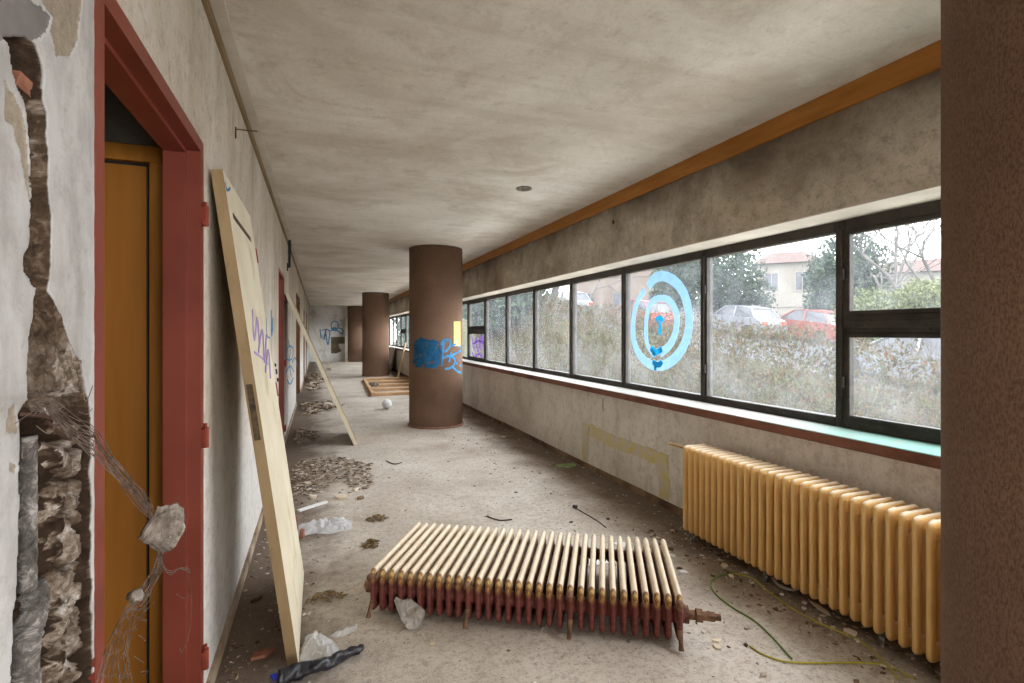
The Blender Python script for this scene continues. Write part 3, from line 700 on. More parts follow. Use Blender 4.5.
# filled blue blob (grid clipped to an outline) on the column
blob = [(413.5, 345), (415, 341), (420, 337), (427, 339.5), (436, 340), (440.5, 344), (441, 352), (440, 362), (437, 368.5), (428, 368), (416, 367), (412.5, 362), (414, 354)]
b = MB(); nu = 60; ids = {}
for j in range(nu + 1):
    for i in range(nu + 1):
        u, v = 411 + 31 * i / nu, 336 + 34 * j / nu
        b.v.append(tuple(oncyl(u, v)))
for j in range(nu):
    for i in range(nu):
        u, v = 411 + 31 * (i + .5) / nu, 336 + 34 * (j + .5) / nu; w = noise.noise(Vector((u * .35, v * .35, 0)))
        if inpoly(u + .9 * w, v + .9 * w, blob) and not noise.noise(Vector((u * .28 + 7, v * .28, 3))) > .46:
            a = j * (nu + 1) + i; b.f.append((a, a + 1, a + nu + 2, a + nu + 1))
b.build('graffiti', M['blueink'], col1)
for pts in ([(442, 366), (443, 352), (444, 342), (449, 340), (450, 346), (445, 352)], [(445, 369), (452, 367), (455, 360), (449, 356), (443, 358)], [(451, 352), (449, 362)], [(452, 346), (456, 344)], [(450, 357), (458, 352), (461, 350.5)], [(453, 345), (460, 352)], [(452, 366), (457, 371), (461, 373)], [(454, 358), (460, 360.5)], [(457, 345), (461, 347)], [(456, 363), (461, 366)], [(441, 345), (443, 341), (446, 339)]):
    cstroke(pts, .03, M['blueline'], col1)
# note
b = MB(); nn = 6
for j in range(2):
    for i in range(nn + 1): b.v.append(tuple(oncyl(453.8 + 6.6 * i / nn, (321.5, 346)[j], off=.0015)))
for j in range(2):
    for i in range(nn + 1):
        p = oncyl(453.8 + 6.6 * i / nn, (321.5, 346)[j], off=.003); b.v.append(tuple(p))
for i in range(nn):
    b.f.append((i, i + 1, nn + 2 + i, nn + 1 + i)); k = 2 * (nn + 1); b.f.append((k + i, k + nn + 1 + i, k + nn + 2 + i, k + i + 1))
b.build('paper_note', M['note'], col1)
# ================================================================== RADIATORS
def section_mesh(pitch, depth=.2, height=.6, rx=.017):
    b = MB(); ry = .021; sq = (Vector((1, 0, 0)), rx / ry)
    y0, y1, z0, z1 = ry, depth - ry, ry, height - ry; c = .008
    loop = []
    for cy_, cz_, a0 in ((y0 + c, z0 + c, PI), (y1 - c, z0 + c, 1.5 * PI), (y1 - c, z1 - c, 0), (y0 + c, z1 - c, .5 * PI)):
        for k in range(5):
            a = a0 + k * PI / 8; loop.append((0, cy_ + c * math.cos(a), cz_ + c * math.sin(a)))
    b.tube(loop, ry, 10, closed=True, squash=sq)
    for y in (y0 + (y1 - y0) / 3, y0 + 2 * (y1 - y0) / 3): b.tube([(0, y, z0), (0, y, z1)], ry * .95, 10, squash=sq)
    for z in (.048, height - .048):
        b.tube([(-rx * .8, depth / 2 - .065, z), (-rx * .8 + .0001, depth / 2 + .065, z)], .0, 4) if False else None
        b.obox((-rx * .75, y0, z - .03), (rx * 1.5, 0, 0), (0, y1 - y0, 0), (0, 0, .06))
        b.cyl((-pitch / 2 - .001, depth / 2, z), (pitch / 2 + .001, depth / 2, z), .026, 14)
        b.tube([(-pitch * .5, depth / 2, z), (-pitch * .36, depth / 2, z), (pitch * .36, depth / 2, z), (pitch * .5, depth / 2, z)], [.026, .034, .034, .026], 14)
    return b
def radiator(root, n, pitch, mat, height, k=.31):
    sec = section_mesh(pitch, rx=pitch * k, height=height); first = None
    for k in range(n):
        if first is None: first = o = sec.build('section', mat, root, smooth=True, world=False)
        else:
            o = first.copy(); C.objects.link(o); o.parent = root
        o.location = (pitch * (k + .5), 0, 0)
    return first
# standing one: local x runs towards the viewer (-Y), y into the wall (+X), z up
PW = .0505
Rm = Matrix(((0, 1, 0), (-1, 0, 0), (0, 0, 1))).to_4x4()
wr = thing('radiator', 'long ochre column radiator standing against the parapet under the window', 'radiator', mat=Matrix.Translation(Vector((2.205, 2.715, .055))) @ Rm)
radiator(wr, 37, PW, M['radiator'], .553, .28)
MB().tube([(-.17, .045, .525), (-.05, .06, .522), (.02, .08, .51)], [.009, .009, .014], 10).build('pipe', M['pipe'], wr, world=False)
for k in (1, 12, 24, 35):
    MB().tube([(PW * (k + .5), .05, .02), (PW * (k + .5), .045, -.03), (PW * (k + .5), .035, -.054)], [.012, .011, .014], 8).build('foot', M['lagging'], wr, world=False)
    MB().tube([(PW * (k + .5), .18, .02), (PW * (k + .5), .18, -.03), (PW * (k + .5), .185, -.054)], [.012, .011, .016], 8).build('foot', M['radiator'], wr, world=False)
# fallen one: x along its length, z (height) away from the viewer, y down
H = .222
pFL, pFR = onZ(367, 569.5, H), onZ(686, 597.5, H)
Lv = (pFR - pFL); Ln = Lv.length; Lv.normalize(); Dv = Vector((-Lv.y, Lv.x, 0)); NS = 31; PF = Ln / NS
rot = Matrix((Lv, Vector((0, 0, -1)), Dv)).transposed().to_4x4()
fr = thing('radiator', 'cream and red radiator lying on its back in the middle of the floor', 'radiator', mat=Matrix.Translation(pFL) @ rot)
radiator(fr, NS, PF, M['radiator_old'], .645, .30)
for k in (0, 10, 20, 30):
    x = PF * (k + .5)
    MB().tube([(x, .12, .05), (x, .15, .008), (x, .185, -.022), (x, .205, -.034), (x, .208, -.036)], [.013, .012, .009, .012, .010], 10).build('foot', M['rust'], fr, smooth=True, world=False)
    MB().tube([(x, .03, .03), (x, .028, -.012), (x, .026, -.022)], [.015, .014, .016], 10).build('foot', M['rust'], fr, smooth=True, world=False)
b = MB(); x = Ln
for x0, x1, r in ((0, .018, .036), (.018, .05, .022), (.05, .075, .03), (.075, .10, .018), (.10, .125, .022), (.125, .15, .014)):
    b.cyl((x + x0, .1, .055), (x + x1, .1, .055), r, 6 if r in (.03, .022) else 14)
b.build('valve', M['rust'], fr, world=False)
b = MB(); b.cyl((-.02, .1, .055), (0, .1, .055), .034, 14); b.cyl((-.034, .1, .055), (-.02, .1, .055), .018, 6); b.build('end_plug', M['rust'], fr, world=False)
b = MB(); b.cyl((Ln * .66, .1, .5), (Ln * .66 + .07, .1, .5), .018, 8); b.cyl((Ln * .66 + .02, .1, .5), (Ln * .66 + .04, .1, .5), .028, 6); b.build('fitting', M['pipe'], fr, world=False)
# ================================================================== LEANING DOOR LEAVES
def leaf(label, ybot0, ybot1, xb, ytop0, ytop1, ztop, xt, edge_mat, face_mat, extras=True):
    th = .04
    A, B = Vector((xb, ybot0, 0)), Vector((xb, ybot1, 0)); up = Vector((xt - xb, ytop0 - ybot0, ztop))
    Wd = (B - A); upn = up.normalized(); nr = Wd.normalized().cross(upn).normalized()
    if nr.x < 0: nr = -nr
    # sink correction: rest the lower outer edge on the floor
    root = thing('door_leaf', label, 'door leaf', tuple(A), 'door leaves leaning on the left wall')
    b = MB(); b.obox(A - nr * th + Vector((0, 0, .0)), Wd, up, nr * th)
    mn = min(v[2] for v in b.v); b.v = [(x, y, z - mn) for x, y, z in b.v]; dz = Vector((0, 0, -mn))
    o = b.build('panel', [face_mat, edge_mat], root)
    wn = Wd.normalized()
    for p in o.data.polygons:
        if abs(p.normal.dot(wn)) > .7 or abs(p.normal.dot(upn)) > .7: p.material_index = 1
    if extras:
        H0 = up.length; f = lambda a, h, q: A + dz + wn * a + upn * h + nr * q
        # mortise lock on the near edge
        k = f(-.004, .93, -.032); b = MB(); b.obox(k, wn * .006, upn * .22, nr * .022); lo = b.build('lock_plate', M['lock'], root)
        for hh, hs in ((.03, .03), (.09, .04), (.15, .025)): 
            b = MB(); b.obox(f(-.007, .93 + hh, -.027), wn * .006, upn * hs, nr * .012); b.build('bolt', M['black'], lo)
        for hh in (.25, 1.0, 1.72):
            b = MB(); q = f(Wd.length + .008, hh, -.005); b.cyl(q, q + upn * .075, .011, 10); b.build('hinge', M['hinge'], root)
        b = MB(); b.obox(f(.10, 1.80, -.001), wn * .55, upn * .022, nr * .003); b.build('slot', M['lock'], root)
    return root, (A + dz, wn, upn, nr)
l1, fr1 = leaf('cream door leaf leaning on the left wall nearest the viewer', 2.215, 3.05, -.075, 2.165, 3.0, 1.945, XL + .05, M['leafedge'], M['leaf'])
# violet and blue tags on the leaf face
def onleaf(u, v, fr=fr1, off=.0015):
    A, wn, upn, nr = fr; r = ray(u, v); cam = Vector((0, 0, EYE)); t = (A + nr * off - cam).dot(nr) / r.dot(nr); return cam + r * t
for pts, m in (([(252, 310), (254, 340), (257, 318), (259, 345)], 'violetink'), ([(258, 352), (262, 330), (264, 362), (266, 335)], 'violetink'), ([(265, 372), (268, 350), (270, 378)], 'violetink'), ([(266, 318), (267, 335), (270, 338)], 'blueline'), ([(225, 182), (227, 190), (230, 188)], 'blueline'), ([(254, 352), (262, 358), (268, 364)], 'violetink')):
    ring(smoothp([onleaf(*p) for p in pts], 6), .010, 'graffiti', M[m], l1, nrm=fr1[3])
leaf('cream door leaf leaning steeply beyond the first one', 6.32, 7.12, .43, 6.62, 7.42, 1.80, XL + .05, M['leaf'], M['leafedge'], False)
# open timber frame leaning far off
root = thing('timber_frame', 'open cream timber frame leaning by the far left wall', 'frame', (.4, 19.6, 0))
b0, tp = Vector((.42, 19.4, .0)), Vector((XL + .06, 19.4, 1.85)); up = tp - b0; wv = Vector((0, .95, 0)); nr = Vector((up.z, 0, -up.x)).normalized() * .04
for k in (0, 1): MB().obox(b0 + wv * k, (0, .07, 0), up, nr).build('stile', M['leaf'], root)
for f in (.0, .5, .96): MB().obox(b0 + Vector((0, .07, 0)) + up * f, wv - Vector((0, .07, 0)), up * .04, nr).build('rail', M['leafedge'], root)
# ================================================================== GRAFFITI ON WALLS
def wstroke(pts, X, w, mat, parent, nrm, off=.002):
    ring(smoothp([onX(u, v, X) + nrm * off for u, v in pts], 6), w, 'graffiti', mat, parent, nrm=nrm)
nl = Vector((1, 0, 0))
for pts in ([(286, 352), (289, 346), (293, 349), (292, 358), (288, 360), (285, 355)], [(286, 372), (290, 366), (294, 372)], [(288, 340), (290, 350), (289, 362), (291, 376)], [(292, 362), (295, 358), (297, 366)], [(270.5, 310), (271.5, 335), (272.5, 318)], [(287, 380), (290, 384), (293, 378)]):
    wstroke(pts, XL, .022, M['blueline'], wl, nl)
nf = Vector((0, -1, 0))
for pts in ([(334, 330), (331, 326), (333, 321.5), (337, 322), (338, 327), (335, 331), (331, 328)], [(334, 329), (338, 331), (342, 334), (343, 330), (339, 328), (334, 329)], [(334, 329), (330, 331), (326, 329.5), (324, 340), (326, 330), (322, 330.5)], [(333, 327), (336, 330)], [(332, 330), (336, 327)], [(326, 334), (328, 345), (330, 331)], [(320, 329), (321, 338)]):
    ring(smoothp([onY(u, v, Y1 - .003) for u, v in pts], 6), .045, 'graffiti', M['blueline'], wf, nrm=nf)
# faded yellow outline left on the parapet by a radiator that is gone
nrw = Vector((-1, 0, 0)); wr_ = [o for o in bpy.data.objects if o.name == 'wall_right'][0]
for pts, w in (([(586, 424), (585.5, 440), (585, 461)], .14), ([(590, 430), (610, 440), (640, 451), (668, 462)], .13), ([(663, 456), (664, 475), (664, 499)], .15)):
    P = smoothp([onX(u, v, XR - .0015) for u, v in pts], 10); ring(P, lambda t, w=w: w * (.85 + .3 * noise.noise(Vector((t * 9, w * 40, 0)))), 'faded_paint', M['yellowpaint'], wr_, nrm=nrw, th=.001)
# a thin crack below the sill
pc = [onX(603, v, XR - .001) for v in (398, 405, 411)]; ring(pc, .008, 'crack', M['black'], wr_, nrm=nrw, th=.001)
# ================================================================== FITTINGS ON THE LEFT WALL
p = onX(235, 129, XL); b = MB(); b.tube([p + Vector((-.002, 0, 0)), p + Vector((.05, 0, 0)), p + Vector((.10, .002, .003))], .003, 8); b.tube([p + Vector((.003, 0, .01)), p + Vector((.003, 0, -.045))], .004, 8)
tag(b.build('wall_hook', M['rod']), 'thin iron hook sticking out of the left wall near the cornice', 'hook')
p = onX(287, 237, XL); q = onX(287.5, 268, XL)
b = MB(); yb = p.y; b.tube([(XL + .002, yb, p.z), (XL + .03, yb, p.z), (XL + .03, yb, q.z), (XL + .002, yb, q.z)], .016, 8); b.box(XL, XL + .012, yb - .03, yb + .03, q.z - .05, q.z + .05); b.box(XL, XL + .012, yb - .03, yb + .03, p.z - .05, p.z + .05)
b.box(XL + .014, XL + .05, yb - .03, yb + .03, p.z - .22, p.z - .08)
tag(b.build('wall_bracket', M['black']), 'black iron bracket high on the left wall above the second doorway', 'bracket')
p = onZ(524, 188, CEIL); b = MB(); b.cyl((p.x, p.y, CEIL - .012), (p.x, p.y, CEIL - .0005), .05, 20); b.tube([(p.x + .062 * math.cos(k * PI / 12), p.y + .062 * math.sin(k * PI / 12), CEIL - .006) for k in range(24)], .006, 6, closed=True); b.cyl((p.x, p.y, CEIL - .022), (p.x, p.y, CEIL - .012), .014, 10)
tag(b.build('ceiling_rose', M['concrete']), 'small rusty lamp mounting left on the ceiling before the first column', 'ceiling fitting')
# ================================================================== PIPE, ROD, WIRE AND LUMP AT THE BROKEN WALL
xp = XL - .035
def pv(u, v, X=xp): return onX(u, v, X)
pts = [pv(27, v) for v in (436, 460, 490, 520, 560, 590)]; pa = pv(27, 436)
root = thing('lagged_pipe', 'flaking grey lagged pipe inside the broken wall', 'pipe', (xp, pa.y, pv(27, 700).z))
def lag(pts, r, seed):
    P = smoothp(pts, 6); return MB().tube(P, [r * (1 + .22 * noise.noise(Vector((k * .9, seed, 0)))) for k in range(len(P))], 14)
lag(pts, .0125, 1).build('pipe', M['lagging'], root, smooth=True)
lag([pv(29, 588), pv(31, 596), pv(32, 606), pv(30, 618), pv(26, 632), pv(23, 645), pv(22, 700), pv(22, 760)], .021, 2).build('lagging', M['lagging'], root, smooth=True)
MB().ball(pv(31, 600), .022, 8, (1, 1, .8), .3, 3).build('elbow', M['lagging'], root, smooth=True)
# a few loose lumps of mortar lodged in the break: part of the wall
b = MB(); xr = XL - .005
loop = smoothp([onX(19, 414, xr), onX(32, 415, XL + .004), onX(50, 418, XL + .012), onX(66, 424, XL + .02), onX(75, 432, XL + .022), onX(74, 438, XL + .024), onX(66, 438, XL + .024), onX(54, 428, XL + .018), onX(46, 421, XL + .008)], 6)
b.tube(loop, .0028, 8)
tag(b.build('iron_rod', M['rod'], smooth=True), 'bent rusty iron rod looping out of the broken wall', 'rod')
# hanging lath wire
b = MB(); rw = random.Random(3)
xw = XL + .03; xl_ = XL + .075
def wp(u, v, f, j=0.): return onX(u, v, xw + (xl_ - xw) * f) + Vector((rw.uniform(-1, 1), rw.uniform(-1, 1), rw.uniform(-1, 1))) * j
def strand(pts, j=.003, r=.0007, per=5):
    P = smoothp([Vector(p) + Vector((rw.uniform(-j, j), rw.uniform(-j, j), rw.uniform(-j, j))) for p in pts], per); b.tube(P, r, 5)
rows = []
for s in range(9):
    o = (s - 4) * 3.2
    path = [(40 + o * .4, 388 + abs(o) * 1.2), (55 + o * .3, 412 + o * .9), (76, 432 + o * .9), (92, 440 + o * 1.15), (104, 456 + o * .9), (116, 470 + o * .8), (130, 486 + o * .7), (142, 500 + o * .7), (152, 514 + o * .5)]
    row = [wp(u + rw.uniform(-1.2, 1.2), v + rw.uniform(-1.2, 1.2), min(1, k / 6)) for k, (u, v) in enumerate(path)]; rows.append(row); strand(row, .002)
for s in range(8):
    for k in range(8):
        strand([rows[s][k], (rows[s][k] + rows[s + 1][k + 1]) / 2, rows[s + 1][k + 1]], .003, .0006, 3)
for k in range(12):                      # loose curls where the wire leaves the wall
    u, v = rw.uniform(30, 95), rw.uniform(378, 450); strand([wp(u, v, .3), wp(u + rw.uniform(-14, 14), v + rw.uniform(-16, 16), .6), wp(u + rw.uniform(-20, 20), v + rw.uniform(-14, 24), .5)], .004, .0006)
# below the lump: a torn sheet of hexagon mesh
sheet = [[(156, 556), (151, 566), (148, 576)], [(164, 556), (160, 566), (154, 578)], [(158, 570), (146, 588), (138, 604)]]
rows = []
for s in range(8):
    f = s / 7
    path = [(160 + 2 * f, 552), (153 + 8 * f, 570), (136 + 16 * f, 594), (122 + 20 * f, 612), (112 + 20 * f, 634), (104 + 24 * f, 656), (98 + 34 * f, 676), (94 + 44 * f, 700)]
    row = [wp(u + rw.uniform(-1.5, 1.5), v + rw.uniform(-1.5, 1.5), 1) for u, v in path]; rows.append(row)
    if s not in (2, 5): strand(row, .002)
    else: strand(row[:4], .002)
for s in range(7):
    for k in range(7):
        if rw.random() < .8: strand([rows[s][k], (rows[s][k] + rows[s + 1][k]) / 2 + Vector((0, 0, .004)), rows[s + 1][k]], .003, .0006, 3)
        if rw.random() < .7: strand([rows[s + 1][k], (rows[s][k] + rows[s + 1][k + 1]) / 2 + Vector((0, 0, .002)), rows[s][k + 1]], .003, .0006, 3)
for d in (0, 1.5, 3):
    strand([wp(160, 556 + d, 1), wp(165, 568 + d, 1), wp(172, 571 + d, 1), wp(180, 569, 1), wp(190, 573 - d, 1)], .002)
strand([wp(186, 570, 1), wp(191, 590, 1), wp(191, 620, 1), wp(188, 640, 1), wp(182, 652, 1), wp(180, 648, 1)], .001)
strand([wp(190, 574, 1), wp(187, 566, 1)], .001); strand([wp(176, 594, 1), wp(184, 598, 1), wp(192, 593, 1)], .001)
for k in range(8):
    u, v = rw.uniform(126, 146), rw.uniform(575, 690); strand([wp(u, v, 1), wp(u + rw.uniform(-8, 8), v + rw.uniform(-8, 8), 1), wp(u + rw.uniform(-12, 12), v + rw.uniform(-12, 12), 1)], .003, .0006)
tag(b.build('wire_mesh', M['wire']), 'torn rusty lath wire hanging from the broken wall across the doorway', 'wire mesh')
lc = onX(163, 527, xl_)
import bmesh
bm = bmesh.new(); rw2 = random.Random(12)
for k in range(22):
    d = Vector((rw2.gauss(0, 1), rw2.gauss(0, 1), rw2.gauss(0, 1))).normalized(); bm.verts.new((d.x * .042, d.y * .054, d.z * .051))
bmesh.ops.convex_hull(bm, input=bm.verts); bmesh.ops.delete(bm, geom=[v for v in bm.verts if not v.link_faces], context='VERTS')
bmesh.ops.triangulate(bm, faces=bm.faces)
bmesh.ops.subdivide_edges(bm, edges=bm.edges, cuts=7, use_grid_fill=True)
b = MB(); bm.verts.index_update()
for v in bm.verts:
    q = v.co * 45; b.v.append(tuple(lc + v.co * (1 + .16 * noise.fractal(q, .7, 2.1, 4)) + Vector((1, 1, 1)) * .0014 * noise.noise(q * 6)))
b.f = [tuple(v.index for v in f.verts) for f in bm.faces]; bm.free()
tag(b.build('concrete_lump', M['concrete'], smooth=False), 'jagged lump of grey concrete caught in the hanging wire', 'lump')
b = MB(); b.ball(onX(135, 596, xl_), .012, 8, (1, 1, .9), .5, 9, 2.); tag(b.build('mortar_crumb', M['concrete'], smooth=True), 'small mortar crumb stuck in the lower wire', 'lump')
# ================================================================== FLOOR LITTER
def crumple(poly_c, sx, sy, h, rotz, seed, name, mat, label, cat, n=34, freq=7., group=None, edge=.35, smooth=True):
    """crumpled closed film lying on the floor"""
    b = MB(); m = n
    def surf(i, j, top):
        a, c = i / n * 2 - 1, j / n * 2 - 1; rr = max(abs(a), abs(c))
        q = Vector((a * freq * sx * 3, c * freq * sy * 3, seed * 5.1))
        f = 1 - 2.2 * abs(noise.noise(q * .55)); f2 = abs(noise.noise(q * 1.5 + Vector((4, 4, 4)))); w = max(0, 1 - rr ** 2.2)
        hh = h * max(.06, .55 * f + .5 * f2) * w if top else 0.001
        k = 1 + edge * noise.noise(Vector((math.atan2(c, a) * 1.3, seed * 3.3, 0)))
        ln = math.hypot(a, c); sc = (rr / ln if ln > 1e-6 else 1) * k
        x, y = a * sc * sx + .12 * sx * noise.noise(q * .7), c * sc * sy + .12 * sy * noise.noise(q * .7 + Vector((3, 3, 3)))
        return (poly_c[0] + x * math.cos(rotz) - y * math.sin(rotz), poly_c[1] + x * math.sin(rotz) + y * math.cos(rotz), .002 + hh)
    for top in (1, 0):
        for j in range(n + 1):
            for i in range(n + 1): b.v.append(surf(i, j, top))
    K = (n + 1) ** 2
    for j in range(n):
        for i in range(n):
            a = j * (n + 1) + i; b.f.append((a, a + 1, a + n + 2, a + n + 1)); b.f.append((K + a, K + a + n + 1, K + a + n + 2, K + a + 1))
    for i in range(n):
        for a, c in ((i, i + 1), (n * (n + 1) + i + 1, n * (n + 1) + i)): b.f.append((a, K + a, K + c, c))
        a, c = i * (n + 1), (i + 1) * (n + 1); b.f.append((a, c, K + c, K + a)); a, c = a + n, c + n; b.f.append((a, K + a, K + c, c))
    return tag(b.build(name, mat, smooth=smooth), label, cat, group)
p = onZ(326, 527); crumple(p, .20, .13, .085, .1, 1, 'plastic_bag', M['plastic'], 'white translucent plastic bag crumpled beyond the nearest door leaf', 'plastic bag', n=44)
p = onZ(319, 648); crumple(p, .075, .13, .07, .2, 2, 'plastic_bag', M['plastic'], 'clear plastic bag beside the foot of the nearest door leaf', 'plastic bag', n=40)
p = onZ(345, 632); crumple(p, .06, .03, .02, .4, 4, 'plastic_scrap', M['plastic'], 'small clear plastic scrap right of the clear bag', 'plastic scrap', n=20)
# black roll
b = MB(); P = smoothp([onZ(278, 688) + Vector((0, 0, .035)), onZ(300, 680) + Vector((0, 0, .038)), onZ(325, 672) + Vector((0, 0, .034)), onZ(345, 662) + Vector((0, 0, .028)), onZ(360, 654) + Vector((0, 0, .022))], 10)
rr = [(.032 - .014 * k / len(P)) for k in range(len(P))]
b.tube(P, rr, 16)
b.v = [(lambda v, w: (v.x + .012 * w, v.y + .012 * noise.noise(v * 37), max(.001, v.z + .012 * noise.noise(v * 29 + Vector((5, 5, 5))))))(Vector(v), noise.noise(Vector(v) * 41)) for v in b.v]
bp = thing('black_bundle', 'crumpled black plastic roll lying at the bottom of the view', 'plastic roll', tuple(onZ(320, 674)))
b.build('roll', M['blackplastic'], bp, smooth=True)
MB().ball(onZ(361, 653) + Vector((0, 0, .022)), .014, 8, (1, 1, 1), .2, 1).build('knob', M['blackplastic'], bp, smooth=True)
# grey crumpled paper propped on the fallen radiator
gp = [(394, 601), (397, 598), (404, 601), (409, 597), (413, 601), (421, 607), (425, 611), (424, 617), (421, 621), (417, 628), (410, 631), (405, 627), (400, 616)]
cc = (408, 612); b = MB(); nA = len(gp) * 3; rings_ = 7
poly = []
for i in range(len(gp)):
    a, c = gp[i], gp[(i + 1) % len(gp)]
    for k in range(3): poly.append((a[0] + (c[0] - a[0]) * k / 3, a[1] + (c[1] - a[1]) * k / 3))
base = onZ(410, 631); dr = Vector((Dv.x, Dv.y, 0))
def paper(u, v, off):
    # a plane leaning back from the floor towards the radiator
    r = ray(u, v); cam = Vector((0, 0, EYE)); n_ = (Vector((-Dv.x, -Dv.y, .9))).normalized(); t = (base + Vector((0, 0, .012)) - cam).dot(n_) / r.dot(n_); q = cam + r * t
    w = noise.fractal(q * 22, .9, 2., 4); return q + n_ * (off + .018 * w)
for off in (0, .006):
    for k in range(rings_ + 1):
        for (u, v) in poly: b.v.append(tuple(paper(cc[0] + (u - cc[0]) * (k + .01) / (rings_ + .01), cc[1] + (v - cc[1]) * (k + .01) / (rings_ + .01), off)))
K = (rings_ + 1) * nA
for s in (0, 1):
    for k in range(rings_):
        for i in range(nA):
            a = s * K + k * nA + i; c = s * K + k * nA + (i + 1) % nA; q = (a, c, c + nA, a + nA); b.f.append(q if s else q[::-1])
for i in range(nA):
    a = rings_ * nA + i; c = rings_ * nA + (i + 1) % nA; b.f.append((a, c, K + c, K + a))
mn = min(v[2] for v in b.v); b.v = [(x, y, z - min(0, mn) + .001) for x, y, z in b.v]
tag(b.build('crumpled_paper', M['greypaper'], smooth=False), 'crumpled grey paper propped against the front of the fallen radiator', 'paper')
# white round lump far off by the column
p = onZ(387, 409); b = MB(); b.ball((p.x, p.y, .085), .085, 14, (1, 1, 1), .16, 2, 2., flat=.001); tag(b.build('plastic_ball', M['whiteplastic'], smooth=True), 'round white plastic bundle on the floor before the slatted frame', 'plastic bundle')
# dry clumps
for k, (u, v, sx, sy, h, lab) in enumerate(((377, 519, .07, .03, .03, 'dry brown clump beyond the fallen radiator'), (371, 545, .05, .03, .035, 'dry brown clump left of the fallen radiator'), (327, 598, .085, .03, .025, 'stringy brown clump right of the nearest door leaf'))):
    b = MB(); rw = random.Random(k); c = onZ(u, v)
    for q in range(46):
        a = rw.uniform(0, 2 * PI); d = rw.random() ** .6; x, y = c.x + sx * d * math.cos(a), c.y + sy * 2 * d * math.sin(a); z = h * (1 - d) * rw.uniform(.3, 1) + .004
        an = rw.uniform(0, PI); L = rw.uniform(.015, .045); dv = Vector((math.cos(an) * L, math.sin(an) * L, rw.uniform(-.006, .008)))
        P0 = Vector((x, y, z)); b.tube([P0 - dv * .5, P0 + Vector((0, 0, .004)), P0 + dv * .5], [.003, .006, .002], 5)
    b.v = [(x, y, max(.0005, z)) for x, y, z in b.v]
    tag(b.build('dry_clump', M['moss']), lab, 'clump', 'dry clumps on the floor')
def chip(u, v, sx, sy, h, rz, seed, name, mat, label, cat, group=None):
    rw = random.Random(seed); c = onZ(u, v); n = rw.randint(5, 7); P = []
    for k in range(n):
        a = 2 * PI * k / n + rw.uniform(-.3, .3); d = rw.uniform(.75, 1.1); x, y = sx * d * math.cos(a), sy * d * math.sin(a)
        P.append((c.x + x * math.cos(rz) - y * math.sin(rz), c.y + x * math.sin(rz) + y * math.cos(rz), .001))
    b = MB(); b.prism(P, (rw.uniform(-.004, .004), rw.uniform(-.004, .004), h)); return tag(b.build(name, mat), label, cat, group)
chip(341, 498, .045, .07, .018, .5, 1, 'plaster_chunk', M['plasterchip'], 'cream plaster chunk at the right edge of the litter pile', 'plaster chunk')
b = MB(); s0, s1 = onZ(300, 512), onZ(328, 503); dv = s1 - s0; b.obox(s0 + Vector((0, 0, .001)), dv, Vector((-dv.y, dv.x, 0)).normalized() * .035, (0, 0, .012)); tag(b.build('white_slat', M['whiteplastic']), 'narrow white slat lying between the litter pile and white bag', 'slat')
chip(302, 537, .02, .03, .045, .1, 3, 'brick_piece', M['brick'], 'small red brick piece at the left end of the white bag', 'brick piece')
chip(263, 655, .05, .03, .012, .3, 4, 'brick_piece', M['brick'], 'flat brown-red fragment in the shadow behind the nearest door leaf', 'brick piece')
chip(256, 601, .035, .012, .012, .6, 14, 'wood_chip', M['rod'], 'dark wood chip on the floor behind the nearest door leaf', 'wood chip')
chip(361, 499, .03, .02, .02, .5, 5, 'bark_piece', M['moss'], 'brown bark piece right of the cream plaster chunk', 'bark piece')
chip(356, 490, .04, .02, .012, .9, 15, 'plaster_chunk', M['plasterchip'], 'pale plaster splinter above the brown bark piece', 'plaster chunk')
chip(313, 498, .03, .03, .02, .9, 6, 'plaster_chunk', M['plasterchip'], 'pale plaster chunk in the middle of the litter pile', 'plaster chunk')
chip(308, 484, .03, .05, .016, .2, 16, 'plaster_chunk', M['plasterchip'], 'pale plaster chunk at the back of the litter pile', 'plaster chunk')
b = MB(); P = [onZ(270, 676), onZ(276, 674), onZ(280, 679), onZ(274, 682)]; b.prism([p + Vector((0, 0, .001)) for p in P], (0, 0, .004))
b2 = MB(); P = [onZ(276.5, 674), onZ(282, 674), onZ(284, 679), onZ(280.5, 679.5)]; b2.prism([p + Vector((0, 0, .001)) for p in P], (0, 0, .004))
root = thing('wrapper', 'tiny blue and red wrapper at the bottom left of the floor', 'wrapper', tuple(onZ(277, 678))); b.build('blue_end', M['bluep'], root); b2.build('red_end', M['redink'], root)
